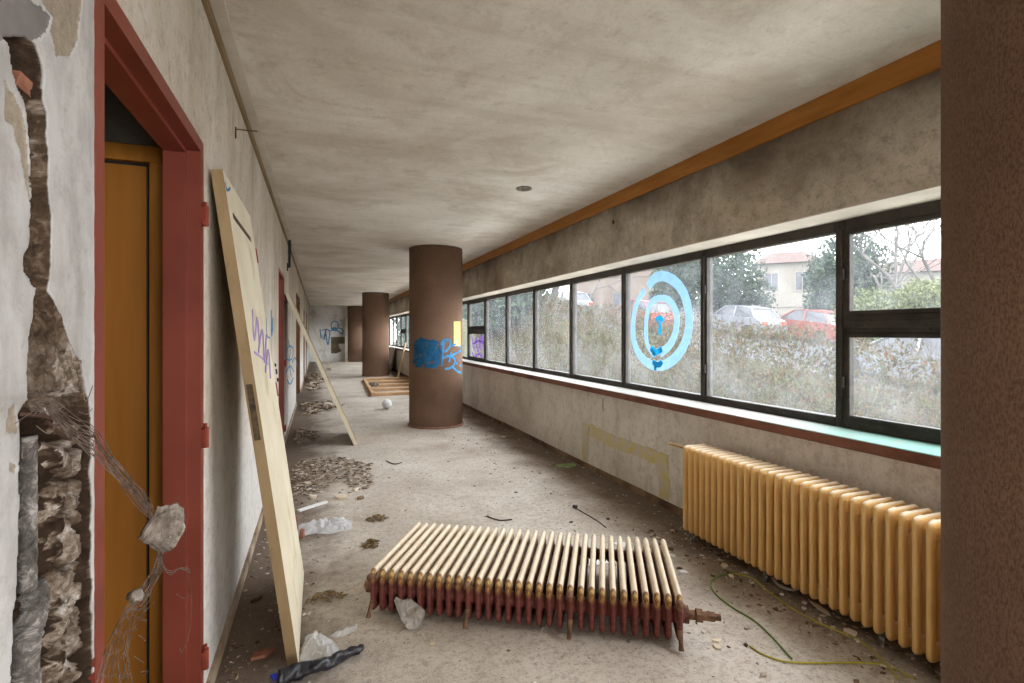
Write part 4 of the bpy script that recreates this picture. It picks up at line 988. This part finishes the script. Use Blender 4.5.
# leaf and twig by the parapet
c = onZ(568, 466); b = MB(); P = []
for k in range(16):
    a = 2 * PI * k / 16; P.append((c.x + .11 * math.cos(a) * (1 - .3 * math.cos(a)), c.y + .075 * math.sin(a), .004 + .01 * math.cos(a) ** 2))
b.prism(P, (0, 0, .002)); tag(b.build('fallen_leaf', M['greenleaf']), 'pale green leaf lying near the foot of the parapet', 'leaf')
b = MB(); b.tube(smoothp([onZ(u, v) + Vector((0, 0, .004)) for u, v in ((575, 508), (585, 514), (597, 521), (606, 528))], 5), .003, 6); b.ball(onZ(575, 508) + Vector((0, 0, .01)), .02, 8, (1, 1, .6), .4, 2)
b.v = [(x, y, max(.0005, z)) for x, y, z in b.v]; tag(b.build('twig', M['black']), 'black twig with a knobbed end beyond the fallen radiator', 'twig')
for k, (u0, v0, u1, v1, lab) in enumerate(((487, 517, 512, 520, 'dark bent twig behind the left half of the fallen radiator'), (386, 461, 402, 463, 'thin dark twig on the floor beyond the dry clumps'), (318, 408, 345, 404, 'dark stick beside the distant litter'))):
    b = MB(); b.tube(smoothp([onZ(u0, v0) + Vector((0, 0, .005)), onZ((u0 + u1) / 2, (v0 + v1) / 2 + 2.5) + Vector((0, 0, .006)), onZ(u1, v1) + Vector((0, 0, .005))], 5), .0045, 6); tag(b.build('twig', M['rod']), lab, 'twig')
# papers behind the fallen radiator
for k, (u, v, sx, sy, lab) in enumerate(((601, 560, .13, .08, 'white sheet on the floor showing between the radiator columns'), (622, 545, .05, .05, 'white scrap behind the right end of the fallen radiator'), (683, 572, .028, .02, 'white scrap right of the fallen radiator'), (672, 556, .02, .03, 'small pale shard behind the right corner of the fallen radiator'))):
    chip(u, v, sx, sy, .004, .3 + k, 20 + k, 'paper_scrap', M['whiteplastic'], lab, 'paper scrap')
for k, (u, v, sx, sy, lab) in enumerate(((724, 566, .03, .02, 'pale plaster flake under the far end of the standing radiator'), (732, 577, .02, .015, 'small plaster flake beside the yellow cable loop'), (717, 648, .02, .015, 'plaster flake at the lower bend of the yellow cable'), (718, 642, .025, .012, 'thin pale flake left of the green cable'), (851, 633, .03, .03, 'white plaster shard under the standing radiator beside the cable'), (822, 610, .07, .02, 'long pale shard under the middle of the standing radiator'), (503, 437, .05, .03, 'white flake on the floor right of the graffitied column'), (432, 645, .015, .012, 'tiny pale flake near the grey crumpled paper'))):
    chip(u, v, sx, sy, .007, .5 + k * .8, 40 + k, 'plaster_flake', M['plasterchip'], lab, 'plaster flake')
# scattered grit and litter piles: uncountable
def scatter(name, mat, label, cat, n, area, smin, smax, seed, flat=.35, heap=0.):
    rw = random.Random(seed); b = MB()
    for _ in range(n):
        r = area(rw)
        if r is None: continue
        x, y, d = r; s = smin * (smax / smin) ** (rw.random() ** 1.8); a = rw.uniform(0, 2 * PI); el = rw.uniform(.12, .8)
        z = .0005 + heap * d * rw.random(); ca, sa = math.cos(a) * s, math.sin(a) * s; i = len(b.v)
        h = s * flat * rw.uniform(.4, 1.2); tl = rw.uniform(-.3, .3) * s
        P = [(x + ca, y + sa, z), (x - sa * el, y + ca * el, z), (x - ca, y - sa, z), (x + sa * el, y - ca * el, z)]
        b.v += P; b.v += [(px * .75 + x * .25, py * .75 + y * .25, pz + h + (tl if k < 2 else 0) * flat) for k, (px, py, pz) in enumerate(P)]
        b.f += [(i + 3, i + 2, i + 1, i), (i + 4, i + 5, i + 6, i + 7)] + [(i + k, i + (k + 1) % 4, i + 4 + (k + 1) % 4, i + 4 + k) for k in range(4)]
    o = b.build(name, mat, fix=False); tag(o, label, cat, kind='stuff'); return o
def blob_area(u0, v0, u1, v1, pw=1.):
    a, c = onZ(u0, v0), onZ(u1, v1)
    cx, cy = (a.x + c.x) / 2, (a.y + c.y) / 2; hx, hy = abs(c.x - a.x) / 2, abs(c.y - a.y) / 2
    def f(rw):
        for _ in range(20):
            x, y = rw.uniform(-1, 1), rw.uniform(-1, 1); d = 1 - math.hypot(x, y)
            if d > 0 and noise.noise(Vector((x * 2.3 + cx, y * 2.3 + cy, 1))) > .22 - d * 1.1:
                X = cx + x * hx
                if X > XL + .12: return X, cy + y * hy, d
        return None
    return f
scatter('litter', M['litter'], 'heap of leaf litter and plaster by the left wall nearest the viewer', 'litter', 2600, blob_area(250, 510, 372, 452), .004, .030, 1, .25, .05)
scatter('litter', M['litter'], 'heap of litter in the shade under the second leaning leaf', 'litter', 900, blob_area(276, 446, 322, 427), .008, .05, 2, .25, .05)
scatter('litter', M['litter'], 'heap of litter beyond the second leaning leaf', 'litter', 1100, blob_area(288, 417, 338, 400), .01, .08, 3, .3, .09)
scatter('litter', M['litter'], 'most distant litter heap along the left wall', 'litter', 900, blob_area(302, 392, 324, 373), .015, .1, 4, .3, .12)
def strip(x0, x1, y0, y1, pw):
    def f(rw):
        t = rw.random() ** pw; return x0 + (x1 - x0) * t, rw.uniform(y0, y1), 0
    return f
scatter('grit', M['litter'], 'plaster grit strewn along the foot of the parapet', 'grit', 1500, strip(2.46, 1.5, .9, 9, 1.7), .003, .02, 5)
scatter('grit', M['litter'], 'plaster grit strewn between the left wall and nearest door leaf', 'grit', 900, strip(XL + .03, .0, 1.6, 5.2, 1.2), .003, .017, 6)
scatter('grit', M['grit'], 'grit scattered over the open floor', 'grit', 2200, strip(-.2, 2.3, 1.2, 9, 1.), .002, .014, 7)
scatter('grit', M['litter'], 'dark dirt under the standing radiator', 'dirt', 1500, strip(2.45, 2.02, .95, 2.9, 1.), .003, .022, 8)
# a charred board end in the distance etc.
b = MB(); b.box(onZ(527, 0 + 455).x, onZ(527, 455).x + .01, 0, 0, 0, 0) if False else None
# cable
def cable(pts, mat, label, r=.0035, per=10):
    b = MB(); b.tube(smoothp([onZ(u, v) + Vector((0, 0, .005)) for u, v in pts], per), r, 8); return tag(b.build('cable', mat, smooth=True), label, 'cable')
cable([(733, 574), (752, 579), (768, 592), (790, 608), (815, 622), (840, 633), (860, 642), (878, 657), (890, 670), (898, 680)], M['wiregreen'], 'yellow cable curving along the foot of the standing radiator')
cable([(733, 574), (718, 577), (711, 584), (715, 594), (732, 608), (755, 622), (772, 638), (783, 650), (792, 660)], M['cablegreen'], 'green cable looping out from the yellow cable')
cable([(750, 647), (762, 655), (782, 662), (805, 664), (835, 664), (868, 664), (890, 668), (914, 680)], M['wiregreen'], 'yellow cable lying nearly straight across the bottom right floor')
# grey hose bits under the radiator
b = MB(); b.tube(smoothp([onZ(u, v) + Vector((0, 0, .012)) for u, v in ((773, 580), (780, 588), (792, 592), (803, 589))], 6), .008, 8); tag(b.build('hose', M['greyboard'], smooth=True), 'short grey hose under the standing radiator', 'hose')
# ================================================================== THINGS FARTHER DOWN THE CORRIDOR
# slatted wooden frame lying behind the first column
a, c = onZ(371.5, 396.5), onZ(363, 380.5); e = onZ(412, 395)
root = thing('slatted_frame', 'orange slatted wooden frame lying on the floor behind the graffitied column', 'slatted frame', tuple(a))
U = Vector((1, .0, 0)); Vv = (c - a); Wd = 1.55
MB().obox(a, U * .07, Vv, (0, 0, .07)).build('side_rail', M['orangewood'], root)
MB().obox(a + U * (Wd - .07), U * .07, Vv, (0, 0, .07)).build('side_rail', M['orangewood'], root)
for k in range(5):
    MB().obox(a + U * .07 + Vv * (k / 4 * .96) , U * (Wd - .14), Vv.normalized() * .2, (0, 0, .06)).build('slat', M['orangewood'], root)
p = onZ(374, 391); b = MB(); b.ball((p.x, p.y, .155), .07, 8, (1.5, 1, .7), .4, 3); tag(b.build('stone', M['lagging'], smooth=True), 'dark lump resting on the corner of the slatted frame', 'stone')
# board and lath leaning at the parapet behind
p = onZ(397, 378.5); q = onX(402.5, 350, XR - .05)
b = MB(); b.obox(p, (0, .12, 0), Vector((XR - .05 - p.x, .4, 1.02)), (.05, 0, .012)); tag(b.build('wooden_plank', M['palewood']), 'pale wooden plank leaning on the parapet behind the graffitied column', 'plank')
b = MB(); yb = 17.6; b.obox((2.25, yb, 0), (0, 1.5, 0), (.16, 0, .82), (.04, 0, -.008)); tag(b.build('grey_board', M['greyboard']), 'grey board leaning on the parapet beside the pale plank', 'board')
b = MB(); b.bbox(1.98, 2.2, 17.2, 17.6, 0, .38, .01); b.bbox(2.0, 2.18, 17.22, 17.58, .38, .40, .004); tag(b.build('carton', M['greyboard']), 'small grey carton at the foot of the pale plank', 'carton')
# narrow wooden post at the end wall
a = onZ(345.5, 362.6); root = thing('door_post', 'narrow wooden door post standing before the end wall', 'post', (a.x, 24.5, 0))
MB().bbox(a.x, a.x + .13, 24.45, 24.55, .02, 2.0, .006).build('post', M['greyboard'], root); MB().bbox(a.x - .03, a.x + .19, 24.42, 24.58, 0, .05, .006).build('foot_plate', M['orangewood'], root)
# ================================================================== OUTDOORS
def road(y): return -.1 + .125 * (y - 9.4)
def ground(x, y):
    # flat ground beside the building, then bank up to the street
    t = max(0., min(1., (x - 6.2) / 5.2)); t = t * t * (3 - 2 * t); g = road(y)
    return -.25 + t * (g + .35 - (-.25)) if x < 12.2 else g + .35 * max(0, 1 - (x - 12.2) / .5)
b = MB(); XS = [4.6 + .25 * k for k in range(34)]; YS = [-8 + 1. * k for k in range(62)]
for y in YS:
    for x in XS: b.v.append((x, y, ground(x, y) + .06 * noise.noise(Vector((x, y, 0)))))
n = len(XS)
for j in range(len(YS) - 1):
    for i in range(n - 1): a = j * n + i; b.f.append((a, a + 1, a + n + 1, a + n))
struct(b.build('ground_bank', M['grass'], smooth=True), 'scrubby bank rising from the building to the street', 'bank')
struct(MB().box(2.78, 4.65, -8, 53, -.4, -.2).build('ground_bounce_path', M['path']), 'unseen pale paving added to bounce daylight onto the ceiling', 'path')  # added out of sight to throw daylight up to the ceiling
b = MB()
for y in YS:
    for x in (12.7, 24., 60.): b.v.append((x, y, road(y) if x < 30 else road(y) + .5))
for j in range(len(YS) - 1):
    for i in range(2): a = j * 3 + i; b.f.append((a, a + 1, a + 4, a + 3))
struct(b.build('ground_street', M['asphalt']), 'sloping street beyond the bank', 'street')
# scrub on the bank
rw = random.Random(11); b = MB()
def leafquad(b, p, s, rw, el=.5):
    d = Vector((rw.gauss(0, 1), rw.gauss(0, 1), rw.gauss(0, .8))).normalized(); e = d.orthogonal().normalized()
    e = (Matrix.Rotation(rw.uniform(0, 2 * PI), 3, d) @ e); f = d.cross(e); i = len(b.v)
    b.v += [tuple(p - e * s), tuple(p + f * s * el), tuple(p + e * s), tuple(p - f * s * el)]; b.f.append((i, i + 1, i + 2, i + 3))
def twigstrip(b, p, d, L, w, rw):
    s = d.cross(Vector((rw.gauss(0, 1), rw.gauss(0, 1), rw.gauss(0, 1)))).normalized() * w; i = len(b.v); q = p + d * L
    b.v += [tuple(p - s), tuple(p + s), tuple(q + s * .4), tuple(q - s * .4)]; b.f.append((i, i + 1, i + 2, i + 3))
for _ in range(52000):
    x = rw.uniform(6.3, 12.4); y = x * rw.uniform(.32, 3.3) + rw.uniform(-1, 1)
    t = min(1, (x - 6.2) / 4); top = (.18 + .85 * t) * (1 + .35 * noise.noise(Vector((x * .7, y * .5, 3)))) * (.8 if y < 7 else 1) * (1.15 if 6.5 < y < 11.6 and x > 10 else 1)
    h = top * rw.random() ** .7; p = Vector((x, y, ground(x, y) + h))
    if rw.random() < .3: twigstrip(b, p, Vector((rw.gauss(0, .5), rw.gauss(0, .5), 1)).normalized(), rw.uniform(.15, .5), .006, rw)
    else: leafquad(b, p, rw.uniform(.025, .075), rw)
o = b.build('scrub', M['scrub'], fix=False); tag(o, 'brown and green scrub covering the bank outside the windows', 'scrub', kind='stuff')
def tree(loc, crown, nleaf, ls, mat, label, trunk_r=.14, lean=(0, 0), seed=0, name='tree', group='trees across the street'):
    """crown: list of (dx,dy,z,rx,ry,rz)"""
    rw = random.Random(seed); root = thing(name, label, 'tree', loc, group); L = Vector(loc); b = MB(); tot = sum(c[3] * c[4] * c[5] for c in crown)
    for (dx, dy, z, rx, ry, rz) in crown:
        for _ in range(int(nleaf * rx * ry * rz / tot)):
            d = Vector((rw.gauss(0, 1), rw.gauss(0, 1), rw.gauss(0, 1))).normalized() * (rw.random() ** .4)
            k = 1 + .35 * noise.noise(d * 2.2 + Vector((seed, z, 0)))
            leafquad(b, L + Vector((dx + d.x * rx * k, dy + d.y * ry * k, z + d.z * rz * k)), rw.uniform(ls * .6, ls * 1.3), rw)
    b.build('foliage', mat, root, fix=False)
    tp = crown[0][2]; MB().tube(smoothp([L, L + Vector((lean[0] * .5, lean[1] * .5, tp * .5)), L + Vector((lean[0], lean[1], tp))], 5), [trunk_r * (1 - .06 * k) for k in range(11)], 10).build('trunk', M['bark'], root, smooth=True)
    return root
def at(u, X):
    r = ray(u, 330); k = X / r.x; return (X, r.y * k, road(r.y * k))
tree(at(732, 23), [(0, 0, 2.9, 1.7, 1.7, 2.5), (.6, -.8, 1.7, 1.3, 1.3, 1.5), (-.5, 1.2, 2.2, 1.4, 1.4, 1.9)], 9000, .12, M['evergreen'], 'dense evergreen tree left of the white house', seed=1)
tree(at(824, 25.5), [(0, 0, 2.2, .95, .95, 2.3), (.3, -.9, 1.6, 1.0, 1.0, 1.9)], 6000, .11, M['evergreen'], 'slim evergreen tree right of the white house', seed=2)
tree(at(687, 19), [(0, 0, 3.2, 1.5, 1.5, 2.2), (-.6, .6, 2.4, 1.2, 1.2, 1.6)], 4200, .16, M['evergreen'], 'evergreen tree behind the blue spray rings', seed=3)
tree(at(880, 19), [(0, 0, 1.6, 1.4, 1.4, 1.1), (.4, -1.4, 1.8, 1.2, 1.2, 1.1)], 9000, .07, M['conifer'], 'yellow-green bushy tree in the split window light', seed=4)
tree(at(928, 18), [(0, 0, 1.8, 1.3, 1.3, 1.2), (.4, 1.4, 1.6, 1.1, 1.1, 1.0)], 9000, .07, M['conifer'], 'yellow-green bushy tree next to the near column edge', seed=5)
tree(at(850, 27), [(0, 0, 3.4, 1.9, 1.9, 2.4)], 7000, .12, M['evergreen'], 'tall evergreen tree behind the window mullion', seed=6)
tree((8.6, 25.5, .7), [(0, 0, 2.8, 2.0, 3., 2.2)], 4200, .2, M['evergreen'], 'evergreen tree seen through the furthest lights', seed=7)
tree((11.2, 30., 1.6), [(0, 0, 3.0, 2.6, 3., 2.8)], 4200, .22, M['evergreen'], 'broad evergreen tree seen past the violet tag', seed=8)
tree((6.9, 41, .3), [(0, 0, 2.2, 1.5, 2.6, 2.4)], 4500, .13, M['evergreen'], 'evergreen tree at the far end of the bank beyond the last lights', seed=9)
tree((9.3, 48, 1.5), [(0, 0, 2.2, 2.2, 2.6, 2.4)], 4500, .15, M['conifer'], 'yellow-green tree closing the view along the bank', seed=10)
# bare trees
def bare(loc, h, label, seed, spread=.55, depth=5, r0=.12, lean=Vector((0, 0, 1))):
    rw = random.Random(seed); root = thing('bare_tree', label, 'tree', loc, 'bare trees across the street'); tr = MB(); br = MB()
    def grow(p, d, L, r, k):
        q = p; pts = [p]
        for s in range(3):
            d = (d + Vector((rw.gauss(0, .14), rw.gauss(0, .14), rw.gauss(0, .08)))).normalized(); q = q + d * L / 3; pts.append(q)
        (tr if k == 0 else br).tube(pts, [r, r * .9, r * .8, r * .7], 6 if k < 2 else 4)
        if k < depth:
            for s in range(3 if k < 3 else 2):
                nd = (d + Vector((rw.gauss(0, spread), rw.gauss(0, spread), rw.gauss(.12, spread * .6)))).normalized(); grow(q if s else pts[2], nd, L * rw.uniform(.6, .85), r * .6, k + 1)
    grow(Vector(loc), lean.normalized(), h * .3, r0, 0); tr.build('trunk', M['bark'], root, smooth=True); br.build('branches', M['bark'], root)
    return root
bare(at(905, 22), 9, 'bare branching tree filling the upper split pane', 21)
bare(at(935, 20), 8, 'bare tree beside the near column edge', 22)
bare(at(868, 25), 9, 'bare tree left in the upper split pane', 23)
bare(at(590, 20), 8, 'bare tree in front of the pink house', 24, r0=.09)
bare(at(700, 26), 8, 'bare tree behind the evergreen', 25, r0=.08)
p = at(548, 12.6); root = thing('leaning_tree', 'thick leaning tree trunk rising from the scrub', 'tree', p)
MB().tube(smoothp([(p[0], p[1], p[2] - .2), (p[0] + .1, p[1] - .5, p[2] + 1.2), (p[0] + .2, p[1] - 1.1, p[2] + 2.6), (p[0] + .3, p[1] - 1.6, p[2] + 5)], 5), [.24 - .004 * k for k in range(16)], 10).build('trunk', M['bark'], root, smooth=True)
b = MB()
for k in range(8):
    a = k * .8; s0 = Vector((p[0] + .25, p[1] - 1.3, p[2] + 3.2 + .2 * k)); b.tube([s0, s0 + Vector((math.cos(a), math.sin(a), .9)), s0 + Vector((2 * math.cos(a + .3), 2 * math.sin(a + .3), 2.2))], [.06, .04, .015], 5)
b.build('branches', M['bark'], root)
# houses
def house(c, w, d, h, yaw, wall, label, wins, roofh=1.6, chim=False):
    m = Matrix.Translation(Vector(c)) @ Matrix.Rotation(yaw, 4, 'Z'); root = thing('house', label, 'house', mat=m)
    MB().box(-w / 2, w / 2, -d / 2, d / 2, -1.5, h).build('wall', wall, root, world=False)
    b = MB(); e = .4; b.v += [(-w / 2 - e, -d / 2 - e, h), (w / 2 + e, -d / 2 - e, h), (w / 2 + e, d / 2 + e, h), (-w / 2 - e, d / 2 + e, h), (-w / 4, 0, h + roofh), (w / 4, 0, h + roofh)]
    b.f += [(3, 2, 1, 0), (0, 1, 5, 4), (1, 2, 5), (2, 3, 4, 5), (3, 0, 4)]; b.mi = [0] * 5; b.build('roof', M['roof'], root, world=False)
    b = MB(); b.box(-w / 2 - .08, w / 2 + .08, -d / 2 - .08, d / 2 + .08, h * .46, h * .46 + .18); b.build('string_course', wall, root, world=False)
    for (x, z, ww, hh) in wins:
        f = MB(); y = -d / 2 - .05; t = .12
        f.box(x - ww / 2 - t, x - ww / 2, y, y + .1, z - t, z + hh + t); f.box(x + ww / 2, x + ww / 2 + t, y, y + .1, z - t, z + hh + t); f.box(x - ww / 2, x + ww / 2, y, y + .1, z - t, z); f.box(x - ww / 2, x + ww / 2, y, y + .1, z + hh, z + hh + t); f.box(x - .03, x + .03, y, y + .1, z, z + hh)
        fo = f.build('window', wall, root, world=False); MB().box(x - ww / 2, x + ww / 2, y + .04, y + .07, z, z + hh).build('pane', M['hwin'], fo, world=False)
    return root
r = ray(612, 330); cpt = r * (40 / r.y)
house((27.0, 41.5, road(30) - .2), 9, 8, 8.5, -.6, M['house'], 'pale pink house with a dark window across the street', [(-3, .6, 1.1, 1.9), (-.2, .6, 1.1, 1.9), (2.8, .6, 1.1, 1.9), (-3, 4.6, 1.1, 1.9), (-.2, 4.6, 1.1, 1.9), (2.8, 4.6, 1.1, 1.9)])
house((37.6, 32.6, road(25) - 1.5), 4.6, 6, 6.6, -.82, M['housew'], 'tall narrow white house between the evergreens', [(-1.2, 1.2, .9, 1.5), (1.0, 1.2, .9, 1.5), (-1.2, 4.4, .9, 1.4), (1.0, 4.4, .9, 1.4)], 1.3)
house((44, 26, road(25) - 1.5), 7, 7, 5.4, -.9, M['housew'], 'white house behind the bare trees of the split light', [(-2, 1.2, .9, 1.5), (1.0, 1.2, .9, 1.5), (-2, 3.4, .9, 1.2), (1.4, 3.4, .9, 1.2)], 1.3)
# parked cars
def car(loc, yaw, mat, label):
    slope = math.atan(.125); m = Matrix.Translation(Vector(loc)) @ Matrix.Rotation(yaw, 4, 'Z') @ Matrix.Rotation(-slope if math.cos(yaw - PI / 2) < 0 else -slope, 4, 'Y'); root = thing('car', label, 'car', mat=m, group='parked cars on the street')
    b = MB()
    prof = [(-2.1, .28), (-2.12, .62), (-2.0, .86), (-1.75, .93), (-1.35, .96), (1.0, .93), (1.75, .82), (2.05, .66), (2.1, .30), (1.7, .22), (-1.7, .22)]
    w = .85
    for s, k in ((-w, 0), (w, 0)):
        for x, z in prof: b.v.append((x, s * (.96 if z > .8 else 1), z))
    n = len(prof); b.f += [tuple(range(n)), tuple(range(n, 2 * n))[::-1]] + [(k, n + k, n + (k + 1) % n, (k + 1) % n) for k in range(n)]; b.mi = [0] * len(b.f)
    cab = [(-1.7, .93), (-1.25, 1.40), (-.2, 1.46), (.35, 1.40), (1.05, .92)]
    def cabin(q, wb, wt, z0=0.):
        mb = MB(); pr = [(x * q, .9 + (z - .9) * 1) for x, z in cab]
        for s in (-1, 1):
            for x, z in pr: mb.v.append((x, s * (wb if z < 1.1 else wt), z + z0))
        nn = len(pr); mb.f += [tuple(range(nn)), tuple(range(nn, 2 * nn))[::-1]] + [(k, nn + k, nn + (k + 1) % nn, (k + 1) % nn) for k in range(nn)]; mb.mi = [0] * len(mb.f); return mb
    b.build('body', mat, root, world=False)
    cabin(1., .79, .62, -.012).build('windows', M['hwin'], root, world=False)
    rf = MB(); rf.prism([(-1.28, -.6, 1.39), (-.2, -.64, 1.455), (.38, -.6, 1.39), (.38, .6, 1.39), (-.2, .64, 1.455), (-1.28, .6, 1.39)], (0, 0, .03))
    for s in (-1, 1):
        for (x0, z0, x1, z1) in ((-1.68, .94, -1.25, 1.4), (-.35, .94, -.3, 1.44), (.98, .94, .36, 1.4)):
            rf.tube([(x0, s * .80, z0), (x1, s * .63, z1)], .045, 6)
    rf.build('roof', mat, root, world=False)
    for x in (-1.3, 1.35):
        for s in (-1, 1): MB().cyl((x, s * .68, .31), (x, s * .87, .31), .31, 18).build('wheel', M['tyre'], root, world=False)
    for s in (-.6, .6):
        MB().bbox(2.0, 2.09, s - .16, s + .16, .6, .72, .01).build('headlight', M['whiteplastic'], root, world=False); MB().bbox(-2.12, -2.04, s - .14, s + .14, .66, .84, .01).build('tail_light', M['redink'], root, world=False)
    return root
def park(u, X, mat, label, flip=False):
    x, y, z = at(u, X); car((x, y, z + .02), PI / 2, mat, label) if not flip else car((x, y, z + .02), PI / 2, mat, label)
park(739, 20.0, M['silver'], 'silver car showing above the scrub in the large light')
park(807, 22.0, M['carorange'], 'orange-red car low behind the scrub right of the silver car')
park(640, 16.0, M['carred'], 'red car showing above the scrub through the ring-painted light')
park(568, 16.5, M['silver'], 'silver car left of the leaning tree trunk')
park(512, 17.5, M['carblue'], 'blue car seen through the far lights')
park(917, 15.4, M['carwhite'], 'white car in the lower split pane by the column')
# low wire fence at the foot of the bank
root = thing('wire_fence', 'low white wire fence at the foot of the bank', 'fence', (6.0, 2, ground(6.0, 2)))
for z in (.12, .3): MB().tube([(6.0, 1 + k * 3, -.25 + z) for k in range(11)], .009, 6).build('rail', M['rail'], root)
for k in range(11): MB().cyl((6.0, 1 + k * 2.8, -.3), (6.0, 1 + k * 2.8, .1), .014, 8).build('post', M['rail'], root)
# ================================================================== LIGHT
w = bpy.data.worlds.new('sky'); bpy.context.scene.world = w; w.use_nodes = True; nt = w.node_tree
bg = nt.nodes['Background']; tc = nt.nodes.new('ShaderNodeTexCoord'); nz = nt.nodes.new('ShaderNodeTexNoise'); nz.inputs['Scale'].default_value = 2.5; nz.inputs['Detail'].default_value = 6
cr = nt.nodes.new('ShaderNodeValToRGB'); cr.color_ramp.elements[0].position = .35; cr.color_ramp.elements[0].color = (.93, .96, 1, 1); cr.color_ramp.elements[1].position = .65; cr.color_ramp.elements[1].color = (1, 1, 1, 1)
nt.links.new(tc.outputs['Generated'], nz.inputs['Vector']); nt.links.new(nz.outputs['Fac'], cr.inputs['Fac']); nt.links.new(cr.outputs['Color'], bg.inputs['Color'])
SKY = 2.6; bg.inputs['Strength'].default_value = SKY
def portal(loc, rot, sx, sy):
    l = bpy.data.lights.new('sky_portal', 'AREA'); l.shape = 'RECTANGLE'; l.size = sx; l.size_y = sy; l.cycles.is_portal = True
    o = bpy.data.objects.new('sky_portal', l); C.objects.link(o); o.location = loc; o.rotation_euler = rot
portal((2.82, 9.75, 1.39), (0, PI / 2, 0), 1.2, 29.6)
portal((1.0, -5.05, 1.28), (PI / 2, 0, 0), 3.2, 2.6)  # end behind the camera left open to the sky as frontal fill
# ================================================================== CAMERA
cam = bpy.data.cameras.new('camera'); co = bpy.data.objects.new('camera', cam); C.objects.link(co)
co.location = (0, 0, EYE); co.rotation_euler = (PI / 2, 0, -YAW)
cam.sensor_width = 36; cam.lens = F / 1024 * 36; cam.shift_y = -(341.5 - CY) / 1024; cam.clip_start = .02; cam.clip_end = 400
sc = bpy.context.scene; sc.camera = co
sc.view_settings.view_transform = 'Standard'; sc.view_settings.look = 'None'; sc.view_settings.gamma = 1; sc.view_settings.use_curve_mapping = False
sc.view_settings.exposure = 2.2
sc.cycles.max_bounces = 12; sc.cycles.diffuse_bounces = 7; sc.cycles.transparent_max_bounces = 24; sc.cycles.sample_clamp_indirect = 8
